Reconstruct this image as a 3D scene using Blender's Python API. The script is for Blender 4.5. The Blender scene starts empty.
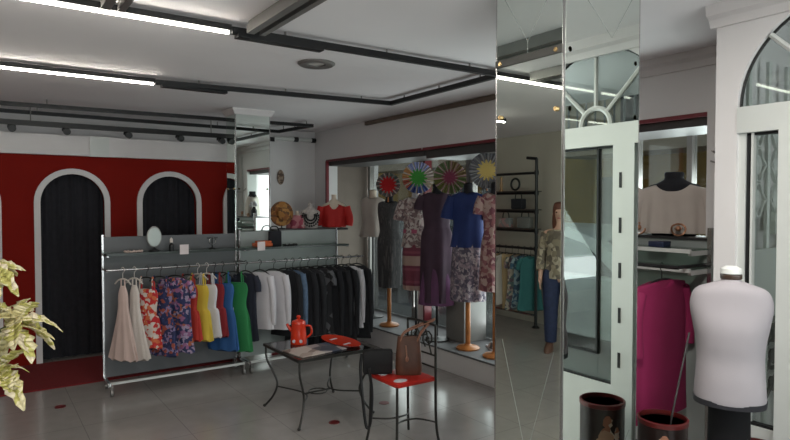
import bpy, bmesh, math, random
from mathutils import Vector, Matrix
R = math.radians
PI = math.pi
sc = bpy.context.scene
col = sc.collection
rng = random.Random(7)

# ------------------------------------------------------------------ materials
MATS = {}
def newmat(name):
    m = bpy.data.materials.new(name); m.use_nodes = True
    nt = m.node_tree; nt.nodes.clear()
    out = nt.nodes.new('ShaderNodeOutputMaterial')
    return m, nt, out
def mat(name, c, rough=0.6, metal=0.0, spec=0.5, var=0.06, scale=6.0, bump=0.0, bscale=60.0, sheen=0.0):
    """principled surface whose colour drifts a little with a noise texture"""
    if name in MATS: return MATS[name]
    m, nt, out = newmat(name); N = nt.nodes; L = nt.links
    p = N.new('ShaderNodeBsdfPrincipled'); L.new(p.outputs[0], out.inputs[0])
    p.inputs['Roughness'].default_value = rough; p.inputs['Metallic'].default_value = metal
    p.inputs['Specular IOR Level'].default_value = spec
    if sheen: p.inputs['Sheen Weight'].default_value = sheen
    tc = N.new('ShaderNodeTexCoord')
    nz = N.new('ShaderNodeTexNoise'); nz.inputs['Scale'].default_value = scale; nz.inputs['Detail'].default_value = 3
    L.new(tc.outputs['Object'], nz.inputs['Vector'])
    cr = N.new('ShaderNodeValToRGB')
    cr.color_ramp.elements[0].position = 0.3; cr.color_ramp.elements[1].position = 0.7
    cr.color_ramp.elements[0].color = (*[max(0, q*(1-var)) for q in c], 1)
    cr.color_ramp.elements[1].color = (*[min(1, q*(1+var)) for q in c], 1)
    L.new(nz.outputs['Fac'], cr.inputs[0]); L.new(cr.outputs[0], p.inputs['Base Color'])
    if bump:
        n2 = N.new('ShaderNodeTexNoise'); n2.inputs['Scale'].default_value = bscale
        L.new(tc.outputs['Object'], n2.inputs['Vector'])
        b = N.new('ShaderNodeBump'); b.inputs['Strength'].default_value = bump; b.inputs['Distance'].default_value = 0.01
        L.new(n2.outputs['Fac'], b.inputs['Height']); L.new(b.outputs[0], p.inputs['Normal'])
    MATS[name] = m; return m
def mat_print(name, cols, scale=22, rough=0.8, kind='voronoi', stretch=(1,1,1)):
    """printed fabric: flat patches of the given colours"""
    m, nt, out = newmat(name); N = nt.nodes; L = nt.links
    p = N.new('ShaderNodeBsdfPrincipled'); L.new(p.outputs[0], out.inputs[0]); p.inputs['Roughness'].default_value = rough
    tc = N.new('ShaderNodeTexCoord'); mp = N.new('ShaderNodeMapping'); mp.inputs['Scale'].default_value = stretch
    L.new(tc.outputs['Object'], mp.inputs[0])
    cr = N.new('ShaderNodeValToRGB'); cr.color_ramp.interpolation = 'CONSTANT'
    n = len(cols)
    while len(cr.color_ramp.elements) < n: cr.color_ramp.elements.new(0.5)
    if kind == 'voronoi':
        nz = N.new('ShaderNodeTexNoise'); nz.inputs['Scale'].default_value = scale*.6
        L.new(mp.outputs[0], nz.inputs['Vector'])
        mx = N.new('ShaderNodeMixRGB'); mx.inputs[0].default_value = 0.06
        L.new(mp.outputs[0], mx.inputs[1]); L.new(nz.outputs['Color'], mx.inputs[2])
        t = N.new('ShaderNodeTexVoronoi'); t.inputs['Scale'].default_value = scale
        L.new(mx.outputs[0], t.inputs['Vector'])
        sp = N.new('ShaderNodeSeparateColor'); L.new(t.outputs['Color'], sp.inputs[0]); L.new(sp.outputs[0], cr.inputs[0])
        for i, e in enumerate(cr.color_ramp.elements): e.position = i/n; e.color = (*cols[i], 1)
    elif kind == 'noise':
        t = N.new('ShaderNodeTexNoise'); t.inputs['Scale'].default_value = scale; t.inputs['Detail'].default_value = 4
        L.new(mp.outputs[0], t.inputs['Vector']); L.new(t.outputs['Fac'], cr.inputs[0])
        for i, e in enumerate(cr.color_ramp.elements): e.position = 0 if i == 0 else 0.34+0.32*i/n; e.color = (*cols[i], 1)
    else:   # horizontal bands
        t = N.new('ShaderNodeTexWave'); t.bands_direction = 'Z'; t.inputs['Scale'].default_value = scale; t.inputs['Distortion'].default_value = 0.6
        L.new(mp.outputs[0], t.inputs['Vector']); L.new(t.outputs['Fac'], cr.inputs[0])
        for i, e in enumerate(cr.color_ramp.elements): e.position = i/n; e.color = (*cols[i], 1)
    L.new(cr.outputs[0], p.inputs['Base Color'])
    MATS[name] = m; return m
def mat_emit(name, c, s):
    m, nt, out = newmat(name); e = nt.nodes.new('ShaderNodeEmission')
    e.inputs[0].default_value = (*c, 1); e.inputs[1].default_value = s
    nt.links.new(e.outputs[0], out.inputs[0]); MATS[name] = m; return m
def mat_glass(name, tint=(.86, .93, .9), refl=0.06, rough=0.01):
    m, nt, out = newmat(name); N = nt.nodes; L = nt.links
    t = N.new('ShaderNodeBsdfTransparent'); t.inputs[0].default_value = (*tint, 1)
    g = N.new('ShaderNodeBsdfGlossy'); g.inputs['Roughness'].default_value = rough
    f = N.new('ShaderNodeFresnel'); gm = N.new('ShaderNodeNewGeometry'); ior = N.new('ShaderNodeMath'); ior.operation = 'MULTIPLY_ADD'
    ior.inputs[1].default_value = 1/1.45-1.45; ior.inputs[2].default_value = 1.45
    L.new(gm.outputs['Backfacing'], ior.inputs[0]); L.new(ior.outputs[0], f.inputs[0])
    a = N.new('ShaderNodeMath'); a.operation = 'ADD'; a.inputs[1].default_value = refl; a.use_clamp = True
    L.new(f.outputs[0], a.inputs[0])
    mx = N.new('ShaderNodeMixShader'); L.new(a.outputs[0], mx.inputs[0]); L.new(t.outputs[0], mx.inputs[1]); L.new(g.outputs[0], mx.inputs[2])
    L.new(mx.outputs[0], out.inputs[0]); MATS[name] = m; return m
def mat_fan(name, centre, around, ray, r_in=.55, half=.17):
    """pleated paper disc: flat centre colour, coloured sectors around it and light rays; local x/z plane"""
    m, nt, out = newmat(name); N = nt.nodes; L = nt.links
    p = N.new('ShaderNodeBsdfPrincipled'); L.new(p.outputs[0], out.inputs[0]); p.inputs['Roughness'].default_value = .7
    tc = N.new('ShaderNodeTexCoord'); s = N.new('ShaderNodeSeparateXYZ'); L.new(tc.outputs['Object'], s.inputs[0])
    def M(op, a, b=None, clamp=False):
        q = N.new('ShaderNodeMath'); q.operation = op; q.use_clamp = clamp
        for i, v in enumerate((a, b)):
            if v is None: continue
            if isinstance(v, (int, float)): q.inputs[i].default_value = v
            else: L.new(v, q.inputs[i])
        return q.outputs[0]
    ang = M('ADD', M('DIVIDE', M('ARCTAN2', s.outputs[2], s.outputs[0]), 2*PI), .5)
    rr = M('SQRT', M('ADD', M('MULTIPLY', s.outputs[0], s.outputs[0]), M('MULTIPLY', s.outputs[2], s.outputs[2])))
    cr = N.new('ShaderNodeValToRGB'); cr.color_ramp.interpolation = 'CONSTANT'
    n = len(around)
    while len(cr.color_ramp.elements) < n: cr.color_ramp.elements.new(.5)
    for i, e in enumerate(cr.color_ramp.elements): e.position = i/n; e.color = (*around[i], 1)
    L.new(ang, cr.inputs[0])
    raym = M('GREATER_THAN', M('SINE', M('MULTIPLY', ang, 2*PI*14)), .72)
    m1 = N.new('ShaderNodeMixRGB'); L.new(raym, m1.inputs[0]); L.new(cr.outputs[0], m1.inputs[1]); m1.inputs[2].default_value = (*ray, 1)
    jag = M('MULTIPLY', M('SINE', M('MULTIPLY', ang, 2*PI*14)), .1*half)
    inn = M('LESS_THAN', M('ADD', rr, jag), r_in*half)
    m2 = N.new('ShaderNodeMixRGB'); L.new(inn, m2.inputs[0]); L.new(m1.outputs[0], m2.inputs[1]); m2.inputs[2].default_value = (*centre, 1)
    L.new(m2.outputs[0], p.inputs['Base Color']); MATS[name] = m; return m

# ------------------------------------------------------------------ mesh building
class MB:
    def __init__(s): s.bm = bmesh.new()
    def box(s, c, d, rz=0, bev=0.0, rot=None):
        M = Matrix.Translation(c) @ (rot.to_4x4() if rot else Matrix.Rotation(rz, 4, 'Z'))
        vs = [s.bm.verts.new(M @ Vector((x*d[0]/2, y*d[1]/2, z*d[2]/2))) for x in (-1, 1) for y in (-1, 1) for z in (-1, 1)]
        fs = [s.bm.faces.new([vs[i] for i in q]) for q in ((0,1,3,2),(4,6,7,5),(0,4,5,1),(2,3,7,6),(0,2,6,4),(1,5,7,3))]
        if bev:
            es = list({e for f in fs for e in f.edges})
            bmesh.ops.bevel(s.bm, geom=es, offset=bev, segments=2, affect='EDGES', profile=.6)
        return s
    def span(s, a, b, bev=0.0):
        return s.box([(a[i]+b[i])/2 for i in range(3)], [abs(b[i]-a[i]) for i in range(3)], 0, bev)
    def rings(s, rs, cap=True, closed=False):
        vv = [[s.bm.verts.new(p) for p in r] for r in rs]; n = len(vv[0]); m = len(vv)
        for i in range(m if closed else m-1):
            a, b = vv[i], vv[(i+1) % m]
            for k in range(n):
                try: s.bm.faces.new((a[k], a[(k+1) % n], b[(k+1) % n], b[k]))
                except ValueError: pass
        if cap and not closed:
            for r, flip in ((vv[0], True), (vv[-1], False)):
                try: s.bm.faces.new(list(reversed(r)) if flip else r)
                except ValueError: pass
        return s
    def tube(s, pts, rad, n=8, closed=False):
        pts = [Vector(p) for p in pts]; m = len(pts); rs = []
        up = Vector((0, 0, 1)); prev = None
        for i, p in enumerate(pts):
            if closed: t = pts[(i+1) % m]-pts[i-1]
            else: t = pts[min(i+1, m-1)]-pts[max(i-1, 0)]
            t.normalize()
            if prev is None:
                a = t.cross(up)
                if a.length < 1e-3: a = t.cross(Vector((1, 0, 0)))
            else:
                a = prev-t*prev.dot(t)
            a.normalize(); b = t.cross(a); prev = a
            r = rad[i] if isinstance(rad, (list, tuple)) else rad
            rs.append([p+(a*math.cos(2*PI*k/n)+b*math.sin(2*PI*k/n))*r for k in range(n)])
        return s.rings(rs, True, closed)
    def lathe(s, prof, c=(0, 0, 0), n=24, axis='Z', sx=1, sy=1):
        rs = []
        for r, z in prof:
            ring = []
            for k in range(n):
                a = 2*PI*k/n; x, y = max(r, 1e-4)*math.cos(a)*sx, max(r, 1e-4)*math.sin(a)*sy
                v = (x, y, z) if axis == 'Z' else (x, z, y) if axis == 'Y' else (z, x, y)
                ring.append(Vector(v)+Vector(c))
            rs.append(ring)
        return s.rings(rs)
    def prism(s, poly, y0, y1, plane='XZ'):
        def P(a, b, t): return (a, t, b) if plane == 'XZ' else (t, a, b) if plane == 'YZ' else (a, b, t)
        return s.rings([[Vector(P(a, b, y0)) for a, b in poly], [Vector(P(a, b, y1)) for a, b in poly]])
    def blob(s, c, r, n=12, m=8):
        r = (r, r, r) if isinstance(r, (int, float)) else r
        return s.rings([[Vector((c[0]+r[0]*math.sin(PI*(j+.02)/(m+.04))*math.cos(2*PI*k/n), c[1]+r[1]*math.sin(PI*(j+.02)/(m+.04))*math.sin(2*PI*k/n), c[2]+r[2]*math.cos(PI*(j+.02)/(m+.04)))) for k in range(n)] for j in range(m+1)])
    def build(s, name, m, parent=None, loc=None, rz=0, smooth=40, mats=None):
        bmesh.ops.recalc_face_normals(s.bm, faces=s.bm.faces)
        me = bpy.data.meshes.new(name); s.bm.to_mesh(me); s.bm.free()
        for q in ([m] if not mats else mats): me.materials.append(q)
        o = bpy.data.objects.new(name, me); col.objects.link(o)
        if smooth:
            me.shade_smooth(); me.set_sharp_from_angle(angle=R(smooth))
        if parent: o.parent = parent
        if loc is not None: o.location = loc
        o.rotation_euler = (0, 0, rz)
        return o
def tag(o, label=None, cat=None, group=None, kind=None):
    if label: o['label'] = label
    if cat: o['category'] = cat
    if group: o['group'] = group
    if kind: o['kind'] = kind
    return o
def thing(name, label, cat, loc=(0, 0, 0), rz=0, group=None):
    o = bpy.data.objects.new(name, None); col.objects.link(o); o.empty_display_size = .1
    o.location = loc; o.rotation_euler = (0, 0, rz); return tag(o, label, cat, group)
def struct(o): o['kind'] = 'structure'; return o
def copy_tree(o, parent=None):
    c = o.copy(); col.objects.link(c)
    if parent: c.parent = parent
    for ch in o.children: copy_tree(ch, c)
    return c
def cat_rom(P, n=6):
    P = [Vector(p) for p in P]; out = []
    for i in range(len(P)-1):
        a, b, c, d = P[max(i-1, 0)], P[i], P[i+1], P[min(i+2, len(P)-1)]
        for k in range(n):
            t = k/n
            out.append(.5*((2*b)+(c-a)*t+(2*a-5*b+4*c-d)*t*t+(3*b-a-3*c+d)*t**3))
    out.append(P[-1]); return out

# ------------------------------------------------------------------ palette
white_wall = mat('white_plaster', (.70, .68, .68), .75, var=.03, scale=2)
ceil_m = mat('ceiling_plaster', (.82, .79, .80), .8, var=.03, scale=1.2)
beige_wall = mat('beige_plaster', (.42, .37, .31), .8, var=.05, scale=2)
red_wall = mat('red_paint', (.20, .008, .004), .8, spec=.15, var=.06, scale=3)
trim_m = mat('white_trim', (.66, .63, .63), .5, var=.02)
black_cloth = mat('black_cloth', (.013, .013, .018), .9, var=.2, scale=20)
dark_cloth = mat('charcoal_black_cloth', (.011, .011, .014), .85, var=.25, scale=12)
red_carpet = mat('red_carpet', (.17, .008, .010), .95, var=.15, scale=60, bump=.3, bscale=300)
black_metal = mat('black_metal', (.008, .008, .009), .45, spec=.4)
grey_metal = mat('brushed_grey_metal', (.24, .23, .22), .4, .6)
chrome = mat('chrome', (.50, .50, .50), .25, 1.0, var=.02)
iron = mat('wrought_iron', (.035, .033, .03), .45, .5)
white_metal = mat('white_lacquer', (.60, .62, .60), .35, var=.02)
wood = mat('honey_wood', (.42, .15, .035), .4, var=.25, scale=9)
wood_light = mat('brown_wood', (.30, .17, .08), .5, var=.2, scale=5)
glass = mat_glass('window_glass', (.66, .70, .68), .03)
shelf_glass = mat_glass('green_shelf_glass', (.66, .78, .72), .06)
frosted = mat_glass('frosted_glass', (.55, .62, .58), .10, .4)
tube_m = mat_emit('lit_tube', (1, .94, .84), 42)
skin = mat('skin', (.50, .29, .21), .55, var=.05)
cream_skin = mat('cream_form', (.62, .52, .42), .6, var=.04)

def mirror_mat(name, tint, rough):
    m, nt, out = newmat(name); N = nt.nodes; L = nt.links
    g = N.new('ShaderNodeBsdfGlossy'); g.inputs['Roughness'].default_value = rough; 
    tc = N.new('ShaderNodeTexCoord'); nz = N.new('ShaderNodeTexNoise'); nz.inputs['Scale'].default_value = 3
    L.new(tc.outputs['Object'], nz.inputs[0]); cr = N.new('ShaderNodeValToRGB')
    cr.color_ramp.elements[0].color = (*[q*.96 for q in tint], 1); cr.color_ramp.elements[1].color = (*tint, 1)
    L.new(nz.outputs['Fac'], cr.inputs[0]); L.new(cr.outputs[0], g.inputs[0])
    L.new(g.outputs[0], out.inputs[0]); MATS[name] = m; return m
mirror = mirror_mat('mirror_glass', (.84, .92, .87), .0)
etched = mat('etched_frost', (.26, .29, .27), .6)

# ------------------------------------------------------------------ floor material: large polished grey tiles
def floor_mat():
    m, nt, out = newmat('polished_grey_tile'); N = nt.nodes; L = nt.links
    p = N.new('ShaderNodeBsdfPrincipled'); L.new(p.outputs[0], out.inputs[0])
    tc = N.new('ShaderNodeTexCoord'); br = N.new('ShaderNodeTexBrick')
    br.offset = 0; br.inputs['Scale'].default_value = 1; br.inputs['Brick Width'].default_value = .6; br.inputs['Row Height'].default_value = .6
    br.inputs['Mortar Size'].default_value = .0025; br.inputs['Mortar Smooth'].default_value = .3
    L.new(tc.outputs['Object'], br.inputs['Vector'])
    nz = N.new('ShaderNodeTexNoise'); nz.inputs['Scale'].default_value = 7; nz.inputs['Detail'].default_value = 6
    L.new(tc.outputs['Object'], nz.inputs['Vector']); cr = N.new('ShaderNodeValToRGB')
    cr.color_ramp.elements[0].color = (.27, .25, .235, 1); cr.color_ramp.elements[1].color = (.35, .325, .31, 1)
    L.new(nz.outputs['Fac'], cr.inputs[0])
    L.new(cr.outputs[0], br.inputs['Color1']); L.new(cr.outputs[0], br.inputs['Color2']); br.inputs['Mortar'].default_value = (.19, .18, .17, 1)
    L.new(br.outputs['Color'], p.inputs['Base Color']); p.inputs['Roughness'].default_value = .17; p.inputs['Specular IOR Level'].default_value = .55
    MATS['floor'] = m; return m

# ------------------------------------------------------------------ the setting
XL, XW, XD = -2.35, 3.66, 2.92        # left wall, window wall, door wall
YB, YP, YR, ZC = 7.12, 6.94, -2.6, 2.54
YD = 1.50                             # corner of the door wall
struct(MB().span((XL-.1, YR-.1, -.1), (XW, YB+.1, 0)).build('floor', floor_mat(), smooth=0))
struct(MB().span((XL-.1, YR-.1, ZC), (XW+1.0, YB+.1, ZC+.12)).build('ceiling', ceil_m, smooth=0))
struct(MB().span((XL-.1, YR-.1, 0), (XL, YB+.1, ZC)).build('wall_left', beige_wall, smooth=0))
struct(MB().span((XL, YB, 0), (XW+1.0, YB+.1, ZC)).build('wall_back', white_wall, smooth=0))
# rear wall behind the viewer with a wide unseen shop window, added to let light in
rw = MB(); rw.span((XL, YR-.1, 0), (-1.9, YR, ZC)); rw.span((2.5, YR-.1, 0), (XD, YR, ZC)); rw.span((-1.9, YR-.1, 2.3), (2.5, YR, ZC)); rw.span((-1.9, YR-.1, 0), (2.5, YR, .3))
struct(rw.build('wall_rear', white_wall, smooth=0))
w4 = struct(MB().span((-1.9, YR-.06, .3), (2.5, YR-.04, 2.3)).build('window_4', glass, smooth=0))
fr = MB()
for x in (-1.87, -.4, 1.0, 2.47): fr.span((x-.03, YR-.09, .3), (x+.03, YR-.01, 2.3))
fr.build('window_frame', white_metal, w4, smooth=0)

# red partition with arched openings
def arch_pts(cx, hw, zs, n=20): return [(cx+hw*math.cos(PI-PI*i/n), zs+hw*math.sin(PI-PI*i/n)) for i in range(n+1)]
AC = [-.16, .80, 1.755, 2.70]
XE = 2.50
HW = .29; ZS = 1.615; TW = .055
part = MB()
def quad_strip_wall(mb, cx0, cx1, hole, hw, zs, ztop, y0, y1):
    """wall piece from cx0 to cx1 with an arch hole cut out"""
    pts = [(hole-hw, 0)]+arch_pts(hole, hw, zs)+[(hole+hw, 0)]
    poly = [(cx0, 0)]+[p for p in pts if p[0] <= cx1+1e-6]
    if pts[-1][0] <= cx1: poly += [(cx1, 0), (cx1, ztop), (cx0, ztop)]
    else: poly = poly+[(cx1, poly[-1][1]), (cx1, ztop), (cx0, ztop)]
    mb.prism(poly, y0, y1)
mids = [(AC[i]+AC[i+1])/2 for i in range(3)]
quad_strip_wall(part, AC[0]-.48, mids[0], AC[0], HW, ZS, 2.10, YP-.02, YP+.04)
quad_strip_wall(part, mids[0], mids[1], AC[1], HW, ZS, 2.10, YP-.02, YP+.04)
quad_strip_wall(part, mids[1], mids[2], AC[2], HW, ZS, 2.10, YP-.02, YP+.04)
part.span((mids[2], YP-.02, 0), (2.38, YP+.04, 2.10))
ar = arch_pts(AC[3], HW, ZS)
pl = [(2.38, 0)]+[(2.41, 0)]+[p for p in ar if p[0] <= XE]+[(XE, 2.10), (2.38, 2.10)]
part.prism(pl, YP-.02, YP+.04)
part.span((XL, YP-.02, 0), (AC[0]-.48, YP+.04, 2.10))
struct(part.build('wall_partition', red_wall, smooth=0))
for i, cx in enumerate(AC):
    t = MB()
    outer = [(cx-HW-TW, .0)]+arch_pts(cx, HW+TW, ZS)+[(cx+HW+TW, .0)]
    inner = [(cx-HW, .0)]+arch_pts(cx, HW, ZS)+[(cx+HW, .0)]
    if i == 3:
        outer = [p for p in outer if p[0] <= XE+.02]; inner = inner[:len(outer)]
    rs = []
    for (ox, oz), (ix, iz) in zip(outer, inner):
        rs.append([Vector((ox, YP-.045, oz)), Vector((ox, YP-.02, oz)), Vector((ix, YP-.02, iz)), Vector((ix, YP-.045, iz))])
    t.rings(rs); struct(t.build(f'trim_{i+1}', trim_m, smooth=30))
names = ['beside the cream-leaved plant at the photo edge', 'in the arch fully seen left of the clothes rack', 'in the arch behind the oval mirror', 'in the arch half hidden by the slim mirrored pillar']
for i, cx in enumerate(AC):
    c = MB(); n = 60; rs = []; x0, x1 = cx-HW-.02, cx+HW+.02
    if i == 3: x1 = 2.66
    for z in (0.02, .6, 1.2, 1.7, 1.98):
        ring = []
        for k in range(n+1):
            x = x0+(x1-x0)*k/n; f = .008*math.sin(k*.55+i)+.007*math.sin(k*1.1+z*.6+2*i)
            ring.append(Vector((x, YP+.075+f, z)))
        for k in range(n, -1, -1):
            x = x0+(x1-x0)*k/n; f = .008*math.sin(k*.55+i)+.007*math.sin(k*1.1+z*.6+2*i)
            ring.append(Vector((x, YP+.083+f, z)))
        rs.append(ring)
    c.rings(rs)
    ob = c.build('fitting_room_curtain', black_cloth)
    tag(ob, 'black fitting room curtain '+names[i], 'curtain', 'fitting room curtains')
# white upper band, box beam over the partition
bd = MB(); bd.span((XL, YP-.10, 2.09), (XE, YB, 2.29)); struct(bd.build('trim_5', trim_m, smooth=0))
pb = MB(); pb.span((.95, YP-.115, 2.085), (1.13, YP-.099, 2.292)); struct(pb.build('trim_6', white_metal, smooth=0))
rc = MB(); rc.span((-1.6, 5.92, 0), (3.1, YP-.05, .012)); tag(rc.build('carpet_runner', red_carpet, smooth=0), 'dark red carpet laid in front of the arched fitting rooms', 'carpet')

# window wall: openings W1 (Y 4.86-6.80), W2 (2.6..4.77), W3 (1.6..2.45)
ZW = 2.145
OPEN = [(4.80, 6.80), (3.05, 4.775), (1.93, 2.85)]
ww = MB()
ww.span((XW, YD, ZW), (XW+.16, YB, ZC))
for a, b in ((6.80, YB), (2.85, 3.05), (YD, 1.93)): ww.span((XW, a, 0), (XW+.16, b, ZW))
struct(ww.build('wall_right', white_wall, smooth=0))
red_frame = mat('maroon_frame', (.16, .012, .02), .4)
dark_frame = mat('dark_frame', (.05, .045, .045), .5)
for i, (a, b) in enumerate(OPEN):
    g = struct(MB().span((XW+.66, a-.06, .0), (XW+.67, b+.06, ZW+.02)).build(f'window_{i+1}', glass, smooth=0))
    f = MB(); m = red_frame
    if i == 1: f.span((XW+.50, 5.395, .2), (XW+.60, 5.425, ZW))
    else: f.span((XW-.008, b-.014, .2), (XW+.03, b+.014, ZW))
    f.span((XW-.008, a, ZW-.008), (XW+.03, b, ZW+.016))
    f.build('frame', m, g, smooth=0)
    sh = MB(); sh.span((XW+.04, a, ZW-(.06 if i != 1 else .09)), (XW+.5, b, ZW-.005))
    sh.build('blind_box', dark_frame, g, smooth=0)
    mu = MB()
    for y in ((a+b)/2, a+.02, b-.02): mu.span((XW+.63, y-.02, 0), (XW+.70, y+.02, ZW))
    mu.build('mullion', grey_metal, g, smooth=0)
struct(MB().span((XW+.50, 5.43, .2), (XW+.60, 5.53, ZW)).build('trim_12', white_wall, smooth=0))
struct(MB().span((XW+.16, YD, ZW), (XW+.8, YB, ZW+.06)).build('trim_13', white_wall, smooth=0))
# display platform that fills the window recess
plat_top = mat('grey_linoleum', (.13, .13, .135), .65, var=.06)
p = MB(); p.span((XW+.002, YD, 0), (XW+.72, YB, .20)); struct(p.build('trim_7', white_wall, smooth=0))
p = MB(); p.span((XW-.012, YD, .195), (XW+.65, YB, .212)); struct(p.build('trim_8', plat_top, smooth=0))
o = struct(MB().span((XW+.16, YB-.25, 0), (XW+.72, YB, ZC)).build('wall_recess', mat('brown_plaster', (.19, .155, .13), .8), smooth=0))
# wooden batten along the header and a cornice
struct(MB().span((XW-.03, 3.05, ZC-.045), (XW, 5.83, ZC-.006)).build('trim_9', mat('aged_wood', (.15, .11, .085), .6, var=.2, scale=5), smooth=0))
cn = MB(); cn.prism([(XW, 2.44), (XW-.02, 2.44), (XW-.03, 2.48), (XW-.055, 2.50), (XW-.06, ZC), (XW, ZC)], YD, 3.05, 'XZ'); struct(cn.build('trim_10', trim_m, smooth=0))
# door wall with an arched fan transom
HY, HRAD, ZT = .955, .445, 2.05          # arch hub, radius, springing
dw = MB()
pts = [(HY+HRAD, 0)]+[(HY+HRAD*math.cos(PI*i/24), ZT+HRAD*math.sin(PI*i/24)) for i in range(25)]+[(HY-HRAD, 0)]
poly = [(YD, 0)]+pts+[(-.35, 0), (-.35, ZC), (YD, ZC)]
dw.prism(poly, XD, XD+.035, 'YZ'); struct(dw.build('wall_door', white_wall, smooth=0))
rw2 = MB(); rw2.span((XD, -.35, 2.3), (XD+.1, YR, ZC)); rw2.span((XD, YR-.1, 0), (XD+.1, YR+.3, ZC)); rw2.span((XD, -.35, 0), (XD+.1, YR, .3))
struct(rw2.build('wall_front', white_wall, smooth=0))
w5 = struct(MB().span((XD+.04, -.35, .3), (XD+.06, YR+.3, 2.3)).build('window_5', glass, smooth=0))  # unseen window, added to bring light in beyond the door
MB().span((XD+.02, -1.3, .3), (XD+.08, -1.24, 2.3)).build('mullion', white_metal, w5, smooth=0)
struct(MB().span((XD+.035, YD-.06, 0), (XW+.8, YD, ZC)).build('wall_return', white_wall, smooth=0))
cn = MB(); cn.prism([(XD, 2.44), (XD-.02, 2.44), (XD-.035, 2.475), (XD-.06, 2.49), (XD-.07, ZC), (XD, ZC)], -.35, YD+.02, 'XZ'); struct(cn.build('trim_11', trim_m, smooth=0))
# plaster hood over the arch
hm = MB(); rs = []
for i in range(25):
    a = PI*i/24; c_, s_ = math.cos(a), math.sin(a)
    rs.append([Vector((XD-.03, HY+(HRAD+q)*c_, ZT+(HRAD+q)*s_)) for q in (.0, .05)]+[Vector((XD, HY+(HRAD+q)*c_, ZT+(HRAD+q)*s_)) for q in (.05, .0)])
# door
door = struct(MB().span((XD-.004, HY-HRAD, ZT-.12), (XD+.08, HY+HRAD, ZT)).build('door_1', white_metal, smooth=0))
tr = MB()
for i in range(1, 4):
    a = PI*i/4; tr.tube([(XD+.010, HY+.10*math.cos(a), ZT+.10*math.sin(a)), (XD+.010, HY+(HRAD-.01)*math.cos(a), ZT+(HRAD-.01)*math.sin(a))], .013, 6)
tr.tube([(XD+.010, HY+.10*math.cos(PI*i/16), ZT+.10*math.sin(PI*i/16)) for i in range(17)], .016, 6)
tr.build('fan_bars', white_metal, door)
MB().prism([(HY+HRAD*.99*math.cos(PI*i/24), ZT+HRAD*.99*math.sin(PI*i/24)) for i in range(25)], XD+.022, XD+.028, 'YZ').build('transom_glass', glass, door, smooth=0)
st = MB(); st.span((XD+.02, HY+HRAD-.032, 0), (XD+.10, HY+HRAD, ZT)); st.span((XD+.02, 1.335, .57), (XD+.06, 1.345, ZT-.12)); st.span((XD+.02, HY-HRAD, 0), (XD+.10, HY-HRAD+.05, ZT))
st.span((XD+.02, HY-HRAD, 0), (XD+.08, HY+HRAD, .57)); st.build('door_frame', white_metal, door, smooth=0)
jb = MB(); jb.span((XD-.01, 1.085, .0), (XD+.07, 1.218, ZT-.12)); jamb = jb.build('door_stile', white_metal, door, smooth=0)
sl = MB()
for z in (.66, .91, 1.16, 1.41, 1.66): sl.span((XD-.014, 1.128, z+.03), (XD-.006, 1.143, z+.115))
sl.build('hinge', black_metal, jamb, smooth=0)
gl = MB(); gl.span((XD+.045, HY-HRAD+.05, .73), (XD+.052, .955, ZT-.12)); gl.span((XD+.045, 1.24, .57), (XD+.052, HY+HRAD-.04, ZT-.12)); gl.build('door_glass', glass, door, smooth=0)
gl = MB(); gl.span((XD+.045, .955, .57), (XD+.052, 1.085, ZT-.12)); gl.span((XD+.045, HY-HRAD+.05, .57), (XD+.052, .955, .73)); gl.build('frosted_glass', frosted, door, smooth=0)
bk = MB(); bk.span((XD+.03, HY-HRAD+.05, .57), (XD+.06, HY+HRAD-.03, .582)); bk.span((XD+.03, HY+HRAD-.045, .57), (XD+.06, HY+HRAD-.032, ZT-.12)); bk.span((XD+.03, HY-HRAD+.05, ZT-.132), (XD+.06, HY+HRAD-.03, ZT-.12))
bk.span((XD+.03, .95, .725), (XD+.06, .962, ZT-.12)); bk.span((XD+.03, HY-HRAD+.05, .725), (XD+.06, .962, .737))
bk.tube([(XD+.028, HY+(HRAD-.004)*math.cos(PI*i/32), ZT+(HRAD-.004)*math.sin(PI*i/32)) for i in range(33)], .008, 6); bk.build('gasket', black_metal, door)
# folded ornamental gate against the side of the entrance
gate = thing('ornamental_gate', 'white ornamental metal gate with a solid middle panel folded back outside the glass door', 'gate', (3.42, 1.395, 0))
b = MB()
for x in (-.40, -.20, 0, .20, .40): b.tube([(x, 0, .02), (x, 0, 2.3)], .014, 6)
b.build('bars', white_metal, gate)
b = MB()
for x in (-.30, -.10, .10, .30):
    for z in (1.62, 1.79, 1.96):
        b.tube([(x+.075*math.cos(2*PI*k/14)*(.55 if k % 7 else 1), 0, z+.085*math.sin(2*PI*k/14)) for k in range(14)], .010, 5, True)
        b.blob((x, 0, z), (.035, .012, .05), 8, 5)
b.build('scrollwork', white_metal, gate)
MB().box((.0, -.012, 1.21), (.82, .03, .34)).build('middle_panel', white_metal, gate, smooth=0)
MB().box((.12, -.012, 1.505), (.58, .03, .11)).build('rail', white_metal, gate, smooth=0)
b = MB()
for x in (-.30, -.10, .10, .30):
    for z in (.70, .84, .97):
        b.tube([(x+.0075*k*math.cos(k*.75), 0, z+.007*k*math.sin(k*.75)) for k in range(12)], .012, 5)
        b.tube([(x-.09, 0, z-.08), (x+.02, 0, z+.01), (x+.09, 0, z+.075)], .011, 5)
b.build('dark_scrollwork', black_metal, gate)

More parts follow.
